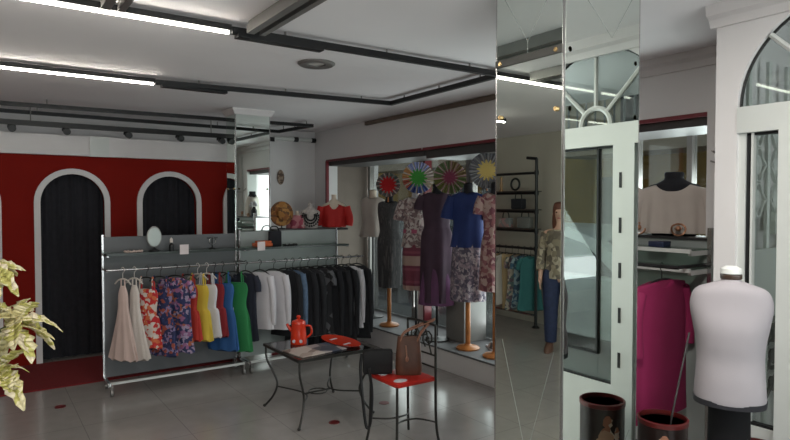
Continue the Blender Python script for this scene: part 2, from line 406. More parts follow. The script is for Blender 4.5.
# ------------------------------------------------------------------ mirrored pillars
def pillar(name, label, x0, x1, y0, y1, ztop, joints, cap):
    t = thing(name, label, 'pillar', ((x0+x1)/2, (y0+y1)/2, 0)); cx, cy = (x0+x1)/2, (y0+y1)/2; w, d = x1-x0, y1-y0
    MB().box((0, 0, ztop/2), (w-.02, d-.02, ztop)).build('core', grey_metal, t, smooth=0)
    zs = [0]+joints+[ztop]
    for a, b_ in zip(zs[:-1], zs[1:]):
        MB().box((-w/2, 0, (a+b_)/2), (.012, d-.008, b_-a-.006)).build('mirror_panel', mirror, t, smooth=0)
        MB().box((w/2, 0, (a+b_)/2), (.012, d-.008, b_-a-.006)).build('mirror_panel', mirror, t, smooth=0)
        MB().box((0, d/2, (a+b_)/2), (w-.008, .012, b_-a-.006)).build('mirror_panel', mirror, t, smooth=0)
    MB().box((0, -d/2, ztop/2), (w-.008, .012, ztop-.004)).build('mirror_panel', mirror, t, smooth=0)
    e = MB()
    for sx in (-1, 1):
        for sy in (-1, 1): e.box((sx*(w/2-.002), sy*(d/2-.002), ztop/2), (.013, .013, ztop))
    e.build('edge_strip', chrome, t, smooth=0)
    s = MB()
    for z in joints+([.9] if cap else [1.98]):
        for k in (-1, 1):
            s.lathe([(.011, 0), (.011, .008), (.004, .012)], (k*(w/2-.03), -d/2-.006, z), 10, 'Y'); s.lathe([(.011, 0), (.009, -.01)], (-w/2-.006, k*(d/2-.03), z), 10, 'X')
    s.build('mirror_clip', mat('brass', (.7, .5, .25), .25, 1), t)
    if cap: MB().rings([[Vector((sx*(w/2+q), sy*(d/2+q), z)) for sx, sy in ((-1, -1), (1, -1), (1, 1), (-1, 1))] for q, z in ((.005, ztop-.06), (.015, ztop-.055), (.035, ztop-.02), (.04, ztop-.02), (.04, ztop))]).build('capital', trim_m, t, smooth=0)
    return t, w, d
big, bw, bdp = pillar('mirrored_pillar', 'wide floor-to-ceiling mirror-clad pillar standing beside the red-rimmed tins', 1.909, 2.406, 1.578, 1.948, ZC, [2.215], False)
jt = MB()
jt.box((-bw/2-.008, 0, 2.215), (.008, bdp, .03)); jt.build('joint_strip', mat('dark_joint', (.06, .06, .055), .4), big, smooth=0)
et = MB()
def etch(mb, face, a, b_):
    if face == 'x': mb.tube([(-bw/2-.0065, a[0], a[1]), (-bw/2-.0065, b_[0], b_[1])], .0009, 4)
    else: mb.tube([(a[0], -bdp/2-.0065, a[1]), (b_[0], -bdp/2-.0065, b_[1])], .0009, 4)
etch(et, 'x', (.14, 2.50), (.0, 2.28)); etch(et, 'x', (-.15, 2.50), (.0, 2.28)); etch(et, 'x', (.0, 2.28), (0, 2.23))
etch(et, 'x', (-.15, .05), (.14, 1.0)); etch(et, 'x', (.14, .05), (-.15, 1.0))
etch(et, 'y', (-.2, 2.50), (.05, 2.3)); etch(et, 'y', (.2, 2.50), (.05, 2.3)); etch(et, 'y', (-.2, .05), (.2, .6)); etch(et, 'y', (.2, .05), (-.2, .6))
et.build('etched_line', etched, big)
pillar('mirrored_pillar', 'slim mirror-clad pillar with white capital rising behind the clothes rack', 2.085, 2.44, 5.74, 5.98, ZC, [1.75], True)

# ------------------------------------------------------------------ ceiling fixtures
def track(name, label, pts, z, w=.035, h=.035, group='black ceiling light tracks'):
    b = MB()
    for (xa, ya), (xb, yb) in zip(pts[:-1], pts[1:]):
        L = math.hypot(xb-xa, yb-ya); b.box(((xa+xb)/2, (ya+yb)/2, z), (L+w, w, h), math.atan2(yb-ya, xb-xa))
    t = thing(name, label, 'light track', (pts[0][0], pts[0][1], z), 0, group)
    ob = b.build('track_bar', black_metal, t, (-pts[0][0], -pts[0][1], -z), smooth=0)
    for (xa, ya), (xb, yb) in zip(pts[:-1], pts[1:]):
        for f in (.15, .5, .85): MB().tube([(xa+(xb-xa)*f, ya+(yb-ya)*f, z), (xa+(xb-xa)*f, ya+(yb-ya)*f, ZC)], .006, 6).build('hanger_rod', grey_metal, t, (-pts[0][0], -pts[0][1], -z))
    return t
ZT2 = 2.50
track('light_track', 'black rectangular ceiling track nearest the wide mirrored pillar, downlight inside it', [(1.11, 3.06), (3.0, 3.03), (3.05, 4.45), (1.11, 4.67)], ZT2)
track('light_track', 'black ceiling track looping in front of the fitting rooms and slim pillar', [(XL+.3, 6.40), (3.10, 6.10), (3.02, 6.82), (XL+.3, 6.72)], ZT2-.02, .03)
track('light_track', 'thick black ceiling bar above the white band over the red arches', [(XL+.3, 6.68), (2.9, 6.72)], 2.37, .03, .05)
def lamp(label, xa, xb, y, z=ZT2, dy=0):
    t = thing('ceiling_tube_light', label, 'ceiling light', ((xa+xb)/2, y, z), math.atan2(dy, xb-xa), 'lit ceiling tubes')
    L = xb-xa
    MB().box((0, 0, -.012), (L, .035, .03)).build('housing', black_metal, t, smooth=0)
    MB().box((0, 0, -.036), (L-.02, .020, .012), 0, .003).build('diffuser', tube_m, t, smooth=0)
lamp('lit tube light crossing the top edge, ending by the grey cross bar', -.9, 1.09, 3.06, ZT2+.022, 0)
lamp('lit tube light farther back, above the clothes rack, second from the top', -.9, 1.09, 4.68, ZT2+.022, 0)
lamp('added unseen tube light behind the viewer near the shop window', -.6, 1.4, 1.05, ZT2, 0)  # unseen tube added to light the shop
lamp('added unseen tube light behind the viewer farthest from the arches', -.6, 1.4, -.9, ZT2, 0)  # another unseen tube, added for the general light level
lamp('added fill tube light beside the glass door, outside the picture', 1.5, 2.6, .2, ZT2, 0)  # unseen tube added to brighten the dress form, door and tunic
for (x, lab) in ((1.20, 'grey metal cross bar meeting the end of the nearest lit tube'), (.52, 'short grey metal cross bar over the middle of the nearest lit tube')):
    c = MB(); c.span((x-.055, 1.1, 2.475), (x-.015, 2.98, 2.515)); c.span((x+.015, 1.1, 2.475), (x+.045, 2.98, 2.515)); c.span((x-.045, 1.1, 2.515), (x+.045, 2.98, ZC-.001))
    tag(c.build('ceiling_cross_bar', grey_metal, smooth=0), lab, 'ceiling bar', 'grey ceiling cross bars')
hd = MB(); hd.span((1.12, 3.03, 2.466), (1.62, 3.09, 2.4835)); tag(hd.build('ceiling_driver_box', black_metal, smooth=0), 'black driver box under the track just past the nearest lit tube', 'driver box')
hd = MB(); hd.span((1.13, 4.63, 2.466), (1.62, 4.69, 2.4835)); tag(hd.build('ceiling_driver_box', black_metal, smooth=0), 'black driver box past the end of the farther lit tube', 'driver box')
dl = thing('recessed_downlight', 'round grey recessed downlight in the ceiling between the tracks', 'downlight', (1.87, 3.61, ZC))
MB().lathe([(.06, -.001), (.06, -.012), (.11, -.018), (.125, -.008), (.125, -.001)], n=32).build('ring', grey_metal, dl)
MB().lathe([(.0, -.004), (.058, -.004), (.058, -.001)], n=24).build('lens', mat('frosted_lens', (.55, .53, .5), .3), dl)
dl = thing('recessed_downlight', 'added fill downlight in the ceiling before the wide pillar, just outside the picture', 'downlight', (1.62, .95, ZC))  # unseen downlight added to brighten the right-hand window bay
MB().lathe([(.06, -.001), (.06, -.012), (.09, -.015), (.10, -.008), (.10, -.001)], n=32).build('ring', grey_metal, dl)
MB().lathe([(.0, -.004), (.058, -.004), (.058, -.001)], n=24).build('lens', mat_emit('fill_lens', (1, .95, .88), 6), dl)
spot_where = ['by the plant end of the band', 'above the wide plain arch', 'above the red gap between arches', 'above the arch behind the oval mirror', 'beside the slim mirrored pillar']
for i, x in enumerate((.27, .72, 1.28, 1.80, 2.25)):
    t = thing('ceiling_spotlight', 'small black spotlight under the ceiling bar '+spot_where[i], 'spotlight', (x, 6.70, 2.345), 0, 'black spotlights over the arches')
    MB().lathe([(.02, 0), (.035, -.005), (.035, -.03), (.0, -.03)], n=14).build('base', black_metal, t)
    MB().tube([(0, -.02, -.03), (0, -.10, -.045)], [.03, .034], 12).build('lamp_head', black_metal, t)
el = thing('wall_light_bar', 'white tubular light with black end bands high on the back wall', 'wall light', (3.40, YB-.035, 2.43))
e = MB(); e.tube([(-.33, 0, 0), (.25, 0, 0)], .028, 14); e.build('tube', white_metal, el)
e = MB(); e.tube([(-.06, 0, 0), (.0, 0, 0)], .031, 14); e.build('band', black_metal, el); e = MB(); e.tube([(.19, 0, 0), (.25, 0, 0)], .031, 14); e.build('band', black_metal, el)
ov = MB(); ov.lathe([(0, 0), (.045, .004), (.05, .012), (.03, .02), (0, .02)], (0, 0, 0), 20, 'Y', 1, 1.9)
o = ov.build('wall_ornament', mat_print('carved_brown', [(.2, .13, .09), (.32, .24, .18), (.12, .08, .06)], 40), None, (3.17, YB-.021, 1.94)); tag(o, 'oval brown patterned ornament hanging on the white back wall', 'wall ornament')

# ------------------------------------------------------------------ cloth forms
def interp(prof, m):
    zs = cat_rom([(p[0], p[1], p[2]) for p in prof], m); return zs
def cloth(mb, prof, folds=7, amp=.06, seed=0, n=36, drop=.0, dip=.0, nw=.06, power=2.0, sub=5, c=(0, 0, 0), wav=0):
    """lofted garment body: profile rows are (z, half width, half depth) from the top down; drop slopes the shoulders"""
    rows = interp(prof, sub); rr = random.Random(seed); ph = rr.random()*6; ph2 = rr.random()*6
    z0, z1 = rows[0][0], rows[-1][0]; rs = []
    for z, w, d in rows:
        t = (z0-z)/(z0-z1); ring = []
        for k in range(n):
            a = 2*PI*k/n; ca, sa = math.cos(a), math.sin(a)
            x = math.copysign(abs(ca)**(2/power), ca); y = math.copysign(abs(sa)**(2/power), sa)
            f = 1+amp*(.15+t)*(math.sin(folds*a+ph)+.5*math.sin((folds*2+1)*a+ph2+3*t))
            g = math.exp(-t*(z0-z1)/.05)
            zz = z-g*drop*abs(x)**1.3-g*dip*max(0, 1-(x*w/nw)**2)*(1 if sa < .2 else .35)
            if wav: zz += wav*t*t*math.sin(folds*a+ph)
            ring.append(Vector((c[0]+x*w*f, c[1]+y*d*f*(1+amp*2*t*math.sin(folds*a+ph)), c[2]+zz)))
        rs.append(ring)
    mb.rings(rs); return mb
def limb(mb, pts, rads, n=12, sub=5, flat=1.0):
    P = cat_rom(pts, sub); m = len(P); K = len(rads)-1
    rr = []
    for i in range(m):
        t = i/(m-1)*K; j = min(int(t), K-1); rr.append(rads[j]+(rads[j+1]-rads[j])*(t-j))
    mb.tube(P, rr, n); return mb
hook_m = mat('black_plastic', (.012, .012, .013), .4)
clear_m = mat('pale_hanger', (.55, .5, .46), .4)
def hanger(parent, w, zrail, m):
    """hook goes over the rail at local height zrail; shoulders sit just inside the garment top"""
    h = MB()
    h.tube(cat_rom([(0, 0, -.005), (0, 0, zrail-.03), (-.016, 0, zrail-.012), (-.018, 0, zrail+.006), (0, 0, zrail+.0225), (.018, 0, zrail+.006), (.017, 0, zrail-.004)], 4), .0028, 6)
    h.tube(cat_rom([(-w, 0, -.045), (-w*.55, 0, -.012), (0, 0, .0), (w*.55, 0, -.012), (w, 0, -.045)], 5), .0065, 6)
    return h.build('hanger', m, parent)
def flare(q, w, L, depth, seed):
    cloth(q, [(-.06, w*.22, depth*.7), (-.14, w*.45, depth), (-.26, w*.5, depth), (-L*.65, w*.85, depth*1.3), (-L, w*1.35, depth*1.6)], 8, .09, seed, wav=.012)
    for sg in (-1, 1): q.tube(cat_rom([(sg*w*.16, 0, .004), (sg*w*.18, 0, -.03), (sg*w*.18, 0, -.065)], 4), .006, 5)
def garment(name, label, cat, m, loc, rz, kind, length, w=.15, group='clothes on the long rack', seed=0, hm=None, zrail=.075, wb=None, depth=.022):
    """kind: strap / tee / jacket / trousers"""
    b = MB(); wb = wb or w*1.15
    if kind == 'strap':
        cloth(b, [(-.10, w*.72, depth*.7), (-.16, w*.85, depth*.95), (-.30, w*.72, depth), (-length*.6, w*.95, depth*1.2), (-length, wb, depth*1.45)], 7, .07, seed, wav=.01)
        for s in (-1, 1):
            for q in (-1, 1): b.tube(cat_rom([(s*w*.45, 0, .004), (s*w*.48, q*depth*.5, -.03), (s*w*.52, q*depth*.6, -.105)], 4), .006, 5)
    elif kind == 'flare': flare(b, w, length, depth, seed)
    elif kind == 'tee':
        cloth(b, [(.0, w*.93, depth*.45), (-.02, w*1.0, depth*.75), (-.12, w*.95, depth*1.0), (-length*.6, w*.95, depth*1.2), (-length, wb, depth*1.4)], 6, .06, seed, drop=.05, dip=.05, wav=.008)
        for s in (-1, 1): limb(b, [(s*w*.86, 0, -.05), (s*w*1.08, 0, -.12), (s*w*1.12, 0, -.19)], [.036*.8, .032, .03])
    elif kind == 'jacket':
        cloth(b, [(.0, w*.93, depth*.5), (-.02, w*1.0, depth*.85), (-.14, w*.95, depth*1.1), (-length*.6, w*.92, depth*1.2), (-length, wb, depth*1.3)], 5, .05, seed, drop=.05, dip=.05)
        for s in (-1, 1): limb(b, [(s*w*.88, 0, -.06), (s*w*1.08, 0, -.2), (s*w*1.1, -.01, -.4), (s*w*1.05, -.02, -length*.92)], [.034, .032, .028, .024])
    elif kind == 'trousers':
        for s in (-1, 1): cloth(b, [(-.012, w*.5, depth*.6), (-.2, w*.5, depth), (-length*.6, w*.44, depth*.9), (-length, w*.42, depth*.8)], 4, .05, seed, c=(s*w*.47, 0, 0), n=18)
    o = b.build(name, m, None, loc, rz, smooth=70); tag(o, label, cat, group)
    hanger(o, w*.8, zrail, hm or hook_m)
    return o

# ------------------------------------------------------------------ long rack in front of the arches
panel_m = mat('grey_laminate', (.105, .108, .115), .5, var=.04)
panel_g = mat('greenish_grey_laminate', (.27, .30, .29), .35, var=.04)
RY, PY = 5.40, 5.66
def rack(label, x0, x1, pm, ztop, board):
    t = thing('clothes_rack', label, 'clothes rack', ((x0+x1)/2, PY, 0), 0, 'long clothes rack units'); w = x1-x0
    MB().box((0, 0, (.10+ztop)/2), (w-.03, .018, ztop-.10)).build('back_panel', pm, t, smooth=0)
    for s in (-1, 1):
        q = MB(); q.box((s*(w/2-.012), -.005, .08+(ztop-.06)/2), (.015, .025, ztop-.06)); q.box((s*(w/2-.012), -.13, .10), (.022, .28, .03)); q.build('post', chrome, t, smooth=0)
        q = MB(); q.box((s*(w/2-.012), -.12, 1.045), (.014, .24, .016)); q.box((s*(w/2-.012), -.13, 1.165), (.014, .26, .014)); q.build('bracket', chrome, t, smooth=0)
    q = MB(); q.tube([(-w/2, RY-PY, 1.05), (w/2+(.17 if board else 0), RY-PY, 1.05)], .010, 10); q.build('hanging_rail', chrome, t)
    q = MB(); q.box((0, -.255, .105), (w, .022, .018)); q.build('base_bar', white_metal, t, smooth=0)
    q = MB(); q.box((0, -.14, 1.18), (w-.01, .25, .01)); q.build('glass_shelf', shelf_glass, t, smooth=0)
    q = MB(); q.box((0, -.263, 1.178), (w-.01, .008, .02)); q.build('shelf_edge', mat('dark_edge', (.03, .04, .037), .3), t, smooth=0)
    for s in (-1, 1):
        for y in (-.255, .0):
            q = MB(); q.lathe([(.028, -.01), (.03, 0), (.028, .01)], (s*(w/2-.03), y, .03), 14, 'X'); q.box((s*(w/2-.03), y, .066), (.012, .035, .055)); q.build('caster', grey_metal, t)
    if board:
        q = MB(); q.span((board[0]-t.location.x, .0, ztop-.01), (board[1]-t.location.x, .26, ztop+.012)); q.build('top_board', mat('black_board', (.02, .02, .022), .4), t, smooth=0)
    return t
rack('chrome clothes rack unit with dark grey back panel before the arches', .86, 2.055, panel_m, 1.315, None)
rack('chrome clothes rack unit with lighter green-grey panel, black coats hanging at its end', 2.07, 3.17, panel_g, 1.33, (2.455, 3.31))

F_red = mat_print('red_floral', [(.62, .55, .5), (.55, .03, .03), (.6, .15, .06), (.5, .02, .03), (.65, .6, .55)], 32)
F_navy = mat_print('navy_floral', [(.02, .03, .10), (.03, .04, .13), (.02, .025, .08), (.35, .08, .05), (.25, .2, .35), (.02, .03, .1)], 40)
F_navy2 = mat_print('navy_purple_floral', [(.03, .04, .13), (.02, .03, .09), (.30, .12, .25), (.03, .04, .12), (.35, .28, .4), (.4, .12, .06)], 38)
c_pink = mat('pale_pink_chiffon', (.56, .42, .38), .8, sheen=.2); c_cream = mat('cream_lace', (.60, .54, .50), .8, bump=.4, bscale=120)
c_redp = mat('red_cotton', (.42, .03, .02), .8); c_yel = mat('yellow_cotton', (.62, .45, .05), .8); c_wht = mat('white_cotton', (.60, .58, .61), .8)
c_dred = mat('dark_red_cotton', (.22, .012, .018), .8); c_blue = mat('blue_cotton', (.02, .09, .26), .8); c_grn = mat('green_cotton', (.02, .20, .06), .8)
c_navy = mat('navy_cotton', (.014, .016, .03), .85); c_blk = mat('black_cotton', (.009, .009, .012), .9); c_den = mat('denim', (.09, .14, .22), .8, var=.2, scale=30)
c_print = mat_print('black_grey_print', [(.010, .010, .013), (.011, .011, .014), (.10, .10, .11), (.010, .010, .012)], 16)
A = R(127)
HZ = .975
def hg(x): return (x, RY, HZ)
G = [
 ('dress', 'pale pink slip dress hanging first from the arch end of the rack', 'dress', c_pink, .985, 'flare', .68, .105, clear_m),
 ('dress', 'cream lace dress hanging between the pale pink and red floral dresses', 'dress', c_cream, 1.075, 'flare', .68, .11, clear_m),
 ('dress', 'red, orange and white floral dress hanging beside the cream lace dress', 'dress', F_red, 1.175, 'strap', .60, .13, hook_m),
 ('dress', 'navy floral dress hanging right beside the red floral dress', 'dress', F_navy, 1.285, 'strap', .68, .15, hook_m),
 ('dress', 'navy and lilac floral dress hanging before the plain red top', 'dress', F_navy2, 1.415, 'tee', .67, .155, hook_m),
 ('top', 'plain bright red top peeking out before the yellow top', 'top', c_redp, 1.52, 'strap', .58, .12, hook_m),
 ('top', 'yellow top with white straps hanging on the rack', 'top', c_yel, 1.605, 'strap', .59, .14, clear_m),
 ('top', 'narrow white top hanging just past the yellow top', 'top', c_wht, 1.685, 'strap', .57, .13, clear_m),
 ('top', 'dark crimson top between the white and blue garments', 'top', c_dred, 1.755, 'strap', .57, .13, hook_m),
 ('dress', 'plain blue dress hanging just before the green one', 'dress', c_blue, 1.83, 'strap', .71, .14, hook_m),
 ('dress', 'plain green dress with small white tag on the rack', 'dress', c_grn, 1.945, 'strap', .73, .165, hook_m),
 ('top', 'navy long top hanging between the green dress and white shirts', 'top', c_navy, 2.05, 'tee', .65, .12, hook_m),
 ('shirt', 'white shirt hanging next to the navy long top', 'shirt', c_wht, 2.19, 'jacket', .56, .125, hook_m),
 ('shirt', 'white shirt hanging behind the red coffee pot', 'shirt', c_wht, 2.33, 'jacket', .58, .135, hook_m),
 ('jacket', 'black jacket hanging between white shirts and denim sleeve', 'jacket', c_blk, 2.455, 'jacket', .66, .14, hook_m),
 ('jacket', 'blue denim jacket hanging among the black garments', 'jacket', c_den, 2.53, 'jacket', .62, .12, hook_m),
 ('jacket', 'plain black long jacket hanging after the denim jacket', 'jacket', c_blk, 2.61, 'jacket', .76, .15, hook_m),
 ('jacket', 'black coat hanging beside the printed black tee', 'jacket', dark_cloth, 2.695, 'jacket', .78, .15, hook_m),
 ('t_shirt', 'black tee with grey print hanging on the rack', 'shirt', c_print, 2.80, 'tee', .74, .16, hook_m),
 ('jacket', 'black coat hanging straight after the printed black tee', 'jacket', c_blk, 2.90, 'jacket', .78, .15, hook_m),
 ('jacket', 'black coat hanging third from the window end of the rack', 'jacket', dark_cloth, 2.995, 'jacket', .78, .15, hook_m),
 ('jacket', 'black coat hanging just before the lone white shirt', 'jacket', c_blk, 3.085, 'jacket', .78, .15, hook_m),
 ('shirt', 'single white shirt squeezed among black coats at the rack end', 'shirt', c_wht, 3.175, 'jacket', .66, .13, hook_m),
 ('jacket', 'last black coat at the window end of the rack', 'jacket', dark_cloth, 3.265, 'jacket', .78, .14, hook_m),
]
for i, (nm, lab, ct, m, x, kd, L, w, hm_) in enumerate(G):
    g = garment(nm, lab, ct, m, hg(x), A+R(rng.uniform(-4, 4)) if x < 2.0 else A+R(rng.uniform(-3, 3)), kd, L, w, seed=i, hm=hm_)
    if nm == 'dress' and m is c_grn: MB().box((.0, .035, -.36), (.022, .003, .06)).build('tag', c_wht, g)

# things on the glass shelf
zs = 1.186
t = thing('table_mirror', 'small oval mirror on a black foot atop the rack shelf', 'mirror', (1.265, 5.52, zs))
q = MB(); q.lathe([(0, -.004), (.058, -.004), (.063, .0), (.058, .004), (0, .004)], (0, 0, .125), 32, 'Y', 1, 1.5); q.build('frame', grey_metal, t)
q = MB(); q.lathe([(0, -.0062), (.055, -.0062), (.055, -.004), (0, -.004)], (0, 0, .125), 32, 'Y', 1, 1.5); q.build('glass', mat('silver_glass', (.42, .46, .44), .25, .3), t)
q = MB(); q.lathe([(.045, 0), (.045, .008), (.02, .02), (.008, .03), (.0, .035)], n=20); q.build('foot', black_metal, t)
t = thing('perfume_bottle', 'small dark bottle with pale stopper on the shelf beside the oval mirror', 'bottle', (1.41, 5.52, zs), 0)
q = MB(); q.lathe([(.022, 0), (.022, .05), (.01, .06), (.01, .07)], n=14); q.build('bottle', black_metal, t); q = MB(); q.lathe([(.014, .07), (.014, .10), (.004, .115)], n=12); q.build('stopper', c_cream, t)
card = mat('price_card', (.66, .58, .58), .6)
for x, lab in ((1.485, 'white and pink price card standing on the dark rack shelf'), (2.20, 'white price card on the green-grey rack shelf edge')):
    q = MB(); q.box((0, 0, .035), (.075, .004, .085)); q.box((0, .012, -.0), (.06, .03, .004)); o = q.build('price_card', card, None, (x, 5.385, zs-.02)); tag(o, lab, 'card', 'price cards on the rack')
for x, lab, m in ((1.09, 'thin silver necklace laid near the arch end of the shelf', c_pink), (2.55, 'dark bead bracelet laid on the green-grey unit shelf', black_metal)):
    q = MB()
    q.tube([(.07*math.cos(a*.35), .045*math.sin(a*.35), .006+.004*math.sin(a)) for a in range(18)], .006, 6, True)
    for a in range(0, 18, 2): q.blob((.07*math.cos(a*.35), .045*math.sin(a*.35), .008), .010, 8, 5)
    o = q.build('necklace', m, None, (x, 5.50, zs)); tag(o, lab, 'necklace')
t = thing('jewelry_stand', 'small black jewellery stand with beads on the rack shelf', 'stand', (1.78, 5.53, zs))
q = MB(); q.lathe([(.03, 0), (.03, .006), (.006, .012), (.006, .10)], n=14); q.tube([(-.05, 0, .10), (.05, 0, .10)], .005, 6); q.build('stem', black_metal, t)
q = MB(); q.tube([(.03*math.sin(a*.5), -.006, .07+.03*math.cos(a*.5)) for a in range(13)], .004, 6); q.build('bead_string', chrome, t)
t = thing('scarf_box', 'orange folded scarf on the green-grey rack shelf', 'scarf', (2.27, 5.53, zs))
q = MB(); q.box((0, 0, .018), (.17, .12, .032), 0, .01); q.box((.01, .0, .045), (.13, .10, .022), .1, .008); q.build('folded_cloth', mat('orange_cloth', (.5, .10, .03), .8, var=.3, scale=25), t)

# ------------------------------------------------------------------ display on the top board
zt = 1.343
def bust(name, label, loc, rz, h=.30, m=cream_skin, s=1.0):
    t = thing(name, label, 'display bust', loc, rz)
    q = MB(); cloth(q, [(h, .028*s, .028*s), (h-.05*s, .03*s, .03*s), (h-.085*s, .07*s, .04*s), (h-.12*s, .125*s, .055*s), (h-.2*s, .115*s, .065*s), (0.008, .10*s, .055*s), (0, .10*s, .055*s)], 2, 0, n=24); q.build('torso', m, t, smooth=70)
    return t
bt = bust('necklace_bust', 'display bust wearing a black and white bead collar on the rack top', (2.915, 5.78, zt), R(-25), .27, mat('grey_velvet', (.45, .41, .39), .9, var=.3, scale=30), .8)
q = MB()
for r_, zc in ((.088, .115), (.066, .12), (.046, .13)):
    for k in range(22):
        a = 2*PI*k/22; q.blob((r_*math.cos(a), -.060+.05*max(0, math.sin(a)), zc+r_*1.05*math.sin(a)*(1 if math.sin(a) < 0 else .8)), .0105, 8, 5)
q.build('bead_collar', black_metal, bt)
bt = bust('scarf_bust', 'display bust wrapped in a pink scarf beside the straw hat', (2.79, 5.84, zt), R(-20), .18, cream_skin, .75)
q = MB(); cloth(q, [(.14, .055, .05), (.11, .095, .075), (.05, .10, .085), (.0, .105, .08)], 6, .10, 3); q.build('scarf', mat_print('pink_scarf', [(.35, .07, .11), (.45, .18, .2), (.25, .04, .07), (.5, .35, .33)], 18), bt, smooth=70)
st_ = mat_print('straw_weave', [(.30, .13, .03), (.22, .08, .02), (.12, .05, .02), (.36, .18, .05)], 30)
hs = thing('straw_hat', 'orange brown straw hat on a stand beside the slim mirrored pillar', 'hat', (2.585, 5.78, zt))
q = MB(); q.lathe([(.035, 0), (.035, .006), (.006, .012), (.006, .14)], n=14); q.build('stand', black_metal, hs)
q = MB(); q.lathe([(.13, .0), (.125, -.012), (.07, -.02), (.065, -.07), (.03, -.085), (0, -.085)], (0, 0, .155), 28, 'Y'); q.build('hat', st_, hs)
t = thing('handbag', 'black flat bag hanging over the top edge beside the slim pillar', 'bag', (2.44, 5.62, 1.20))
q = MB(); q.box((0, 0, .05), (.13, .045, .16), 0, .012); q.build('bag_body', black_cloth, t); q = MB(); q.tube(cat_rom([(-.05, 0, .12), (-.03, .02, .17), (.03, .02, .17), (.05, 0, .12)], 5), .006, 6); q.build('handle', black_cloth, t)
rt = bust('shirt_bust', 'bust in a red long-sleeved top at the end of the rack', (3.215, 5.80, zt), R(-30), .36, cream_skin, 1.0)
q = MB(); cloth(q, [(.265, .105, .055), (.22, .145, .075), (.12, .13, .085), (.005, .125, .08)], 6, .05, 4, drop=.03, dip=.07, nw=.05)
limb(q, [(.13, 0, .22), (.17, -.02, .1), (.165, -.03, .02)], [.05, .042, .038]); limb(q, [(-.13, 0, .22), (-.165, -.02, .1), (-.16, -.03, .02)], [.05, .042, .038])
q.build('red_top', mat('scarlet_jersey', (.42, .012, .010), .75), rt, smooth=70)

# ------------------------------------------------------------------ dressed mannequins in the window
PZ = .212
def stand_parts(t, kind, h):
    m = wood if kind == 'wood' else black_metal
    q = MB(); q.lathe([(.11, 0), (.115, .012), (.10, .025), (.04, .035), (.024, .05)] if kind == 'wood' else [(.13, 0), (.13, .012), (.03, .02), (.016, .03)], n=28); q.build('base', m, t)
    r = .024 if kind == 'wood' else .013
    q = MB(); q.tube([(0, 0, .035), (0, 0, h)], r, 12); q.build('pole', m, t)
def neck(t, z, m=black_cloth):
    q = MB(); q.lathe([(.055, -.09), (.05, -.03), (.042, .0), (.045, .05), (.03, .065), (0, .07)], (0, 0, z), 18); q.build('neck', m, t)
def mannequin(label, x, y, rz, kind, zsh, pieces, neckm=black_cloth, hpole=.9, neck_on=True):
    t = thing('dressed_mannequin', label, 'mannequin', (x, y, PZ), rz, 'dressed mannequins in the window')
    stand_parts(t, kind, hpole)
    if neck_on: neck(t, zsh-PZ, neckm)
    for nm, m, fn in pieces:
        q = MB(); fn(q); q.build(nm, m, t, smooth=70)
    return t
FR = R(-35)      # the row faces into the shop
Z = lambda z: z-PZ
def top_fn(zt_, zb, w, sl=.16, wb=None, seed=1, long=False, drop=.05):
    def f(q):
        wb_ = wb or w*1.0; zt2, zb2 = Z(zt_), Z(zb)
        cloth(q, [(zt2, w*.80, .055), (zt2-.03, w*.96, .08), (zt2-.14, w, .105), (zt2-.32, w*.86, .09), (zb2, wb_, .115)], 6, .035, seed, drop=drop, dip=.045, nw=.07)
        if sl:
            for s in (-1, 1):
                if long: limb(q, [(s*w*.85, 0, zt2-.08), (s*w*1.22, -.01, zt2-.25), (s*w*1.15, -.03, zt2-.45)], [.062, .05, .042])
                else: limb(q, [(s*w*.82, 0, zt2-.075), (s*w*1.1, 0, zt2-.075-sl*.55), (s*w*1.22, 0, zt2-.075-sl)], [.065, .066, .07])
    return f
def skirt_fn(zt_, zb, w, wb, seed=1, folds=8, amp=.05):
    def f(q): cloth(q, [(Z(zt_), w, .10), (Z(zt_)-.15, w*1.08, .12), (Z(zb), wb, .125)], folds, amp, seed, wav=.006)
    return f
def dress_fn(zt_, zb, w, wb, seed=1, folds=8, amp=.05, sl=0):
    def f(q):
        a, b_ = Z(zt_), Z(zb)
        cloth(q, [(a, w*.78, .055), (a-.03, w*.94, .08), (a-.15, w, .105), (a-.36, w*.82, .09), (a-.52, w*1.02, .115), (b_, wb, .13)], folds, amp, seed, drop=.045, dip=.05, nw=.07, wav=.008)
        if sl:
            for s in (-1, 1): limb(q, [(s*w*.82, 0, a-.075), (s*w*1.08, 0, a-.075-sl*.55), (s*w*1.15, 0, a-.075-sl)], [.06, .058, .056])
    return f
P_lil = mat_print('lilac_print', [(.16, .13, .17), (.45, .40, .42), (.10, .09, .13), (.34, .27, .31), (.2, .18, .22)], 45)
P_cream = mat_print('cream_floral', [(.50, .44, .42), (.22, .15, .15), (.55, .50, .47), (.40, .30, .29), (.16, .11, .12)], 42)
P_mauve = mat_print('mauve_bands', [(.17, .035, .06), (.24, .06, .09), (.16, .03, .055), (.38, .26, .22)], 1.0, kind='bands')
P_pink = mat_print('pink_floral', [(.42, .26, .24), (.30, .12, .13), (.5, .36, .32), (.2, .07, .09)], 30)
purple = mat('aubergine_cloth', (.052, .026, .045), .8, var=.2); purple2 = mat('violet_cloth', (.13, .05, .12), .8, var=.2)
royal = mat('royal_blue_knit', (.012, .030, .14), .8, var=.1); greyd = mat_print('grey_melange', [(.035, .034, .036), (.05, .048, .05), (.03, .03, .032), (.09, .085, .085)], 9, kind='noise', stretch=(6, 6, .5))
cream = mat('ivory_cloth', (.44, .39, .35), .85)
XM = 3.84
mannequin('mannequin in royal blue top and lilac print skirt on a wooden stand', XM, 4.30, FR-R(14), 'wood', 1.735, [('skirt', P_lil, skirt_fn(1.22, .68, .145, .165, 3)), ('blouse', royal, top_fn(1.735, 1.19, .165, .2, .165, 2))])
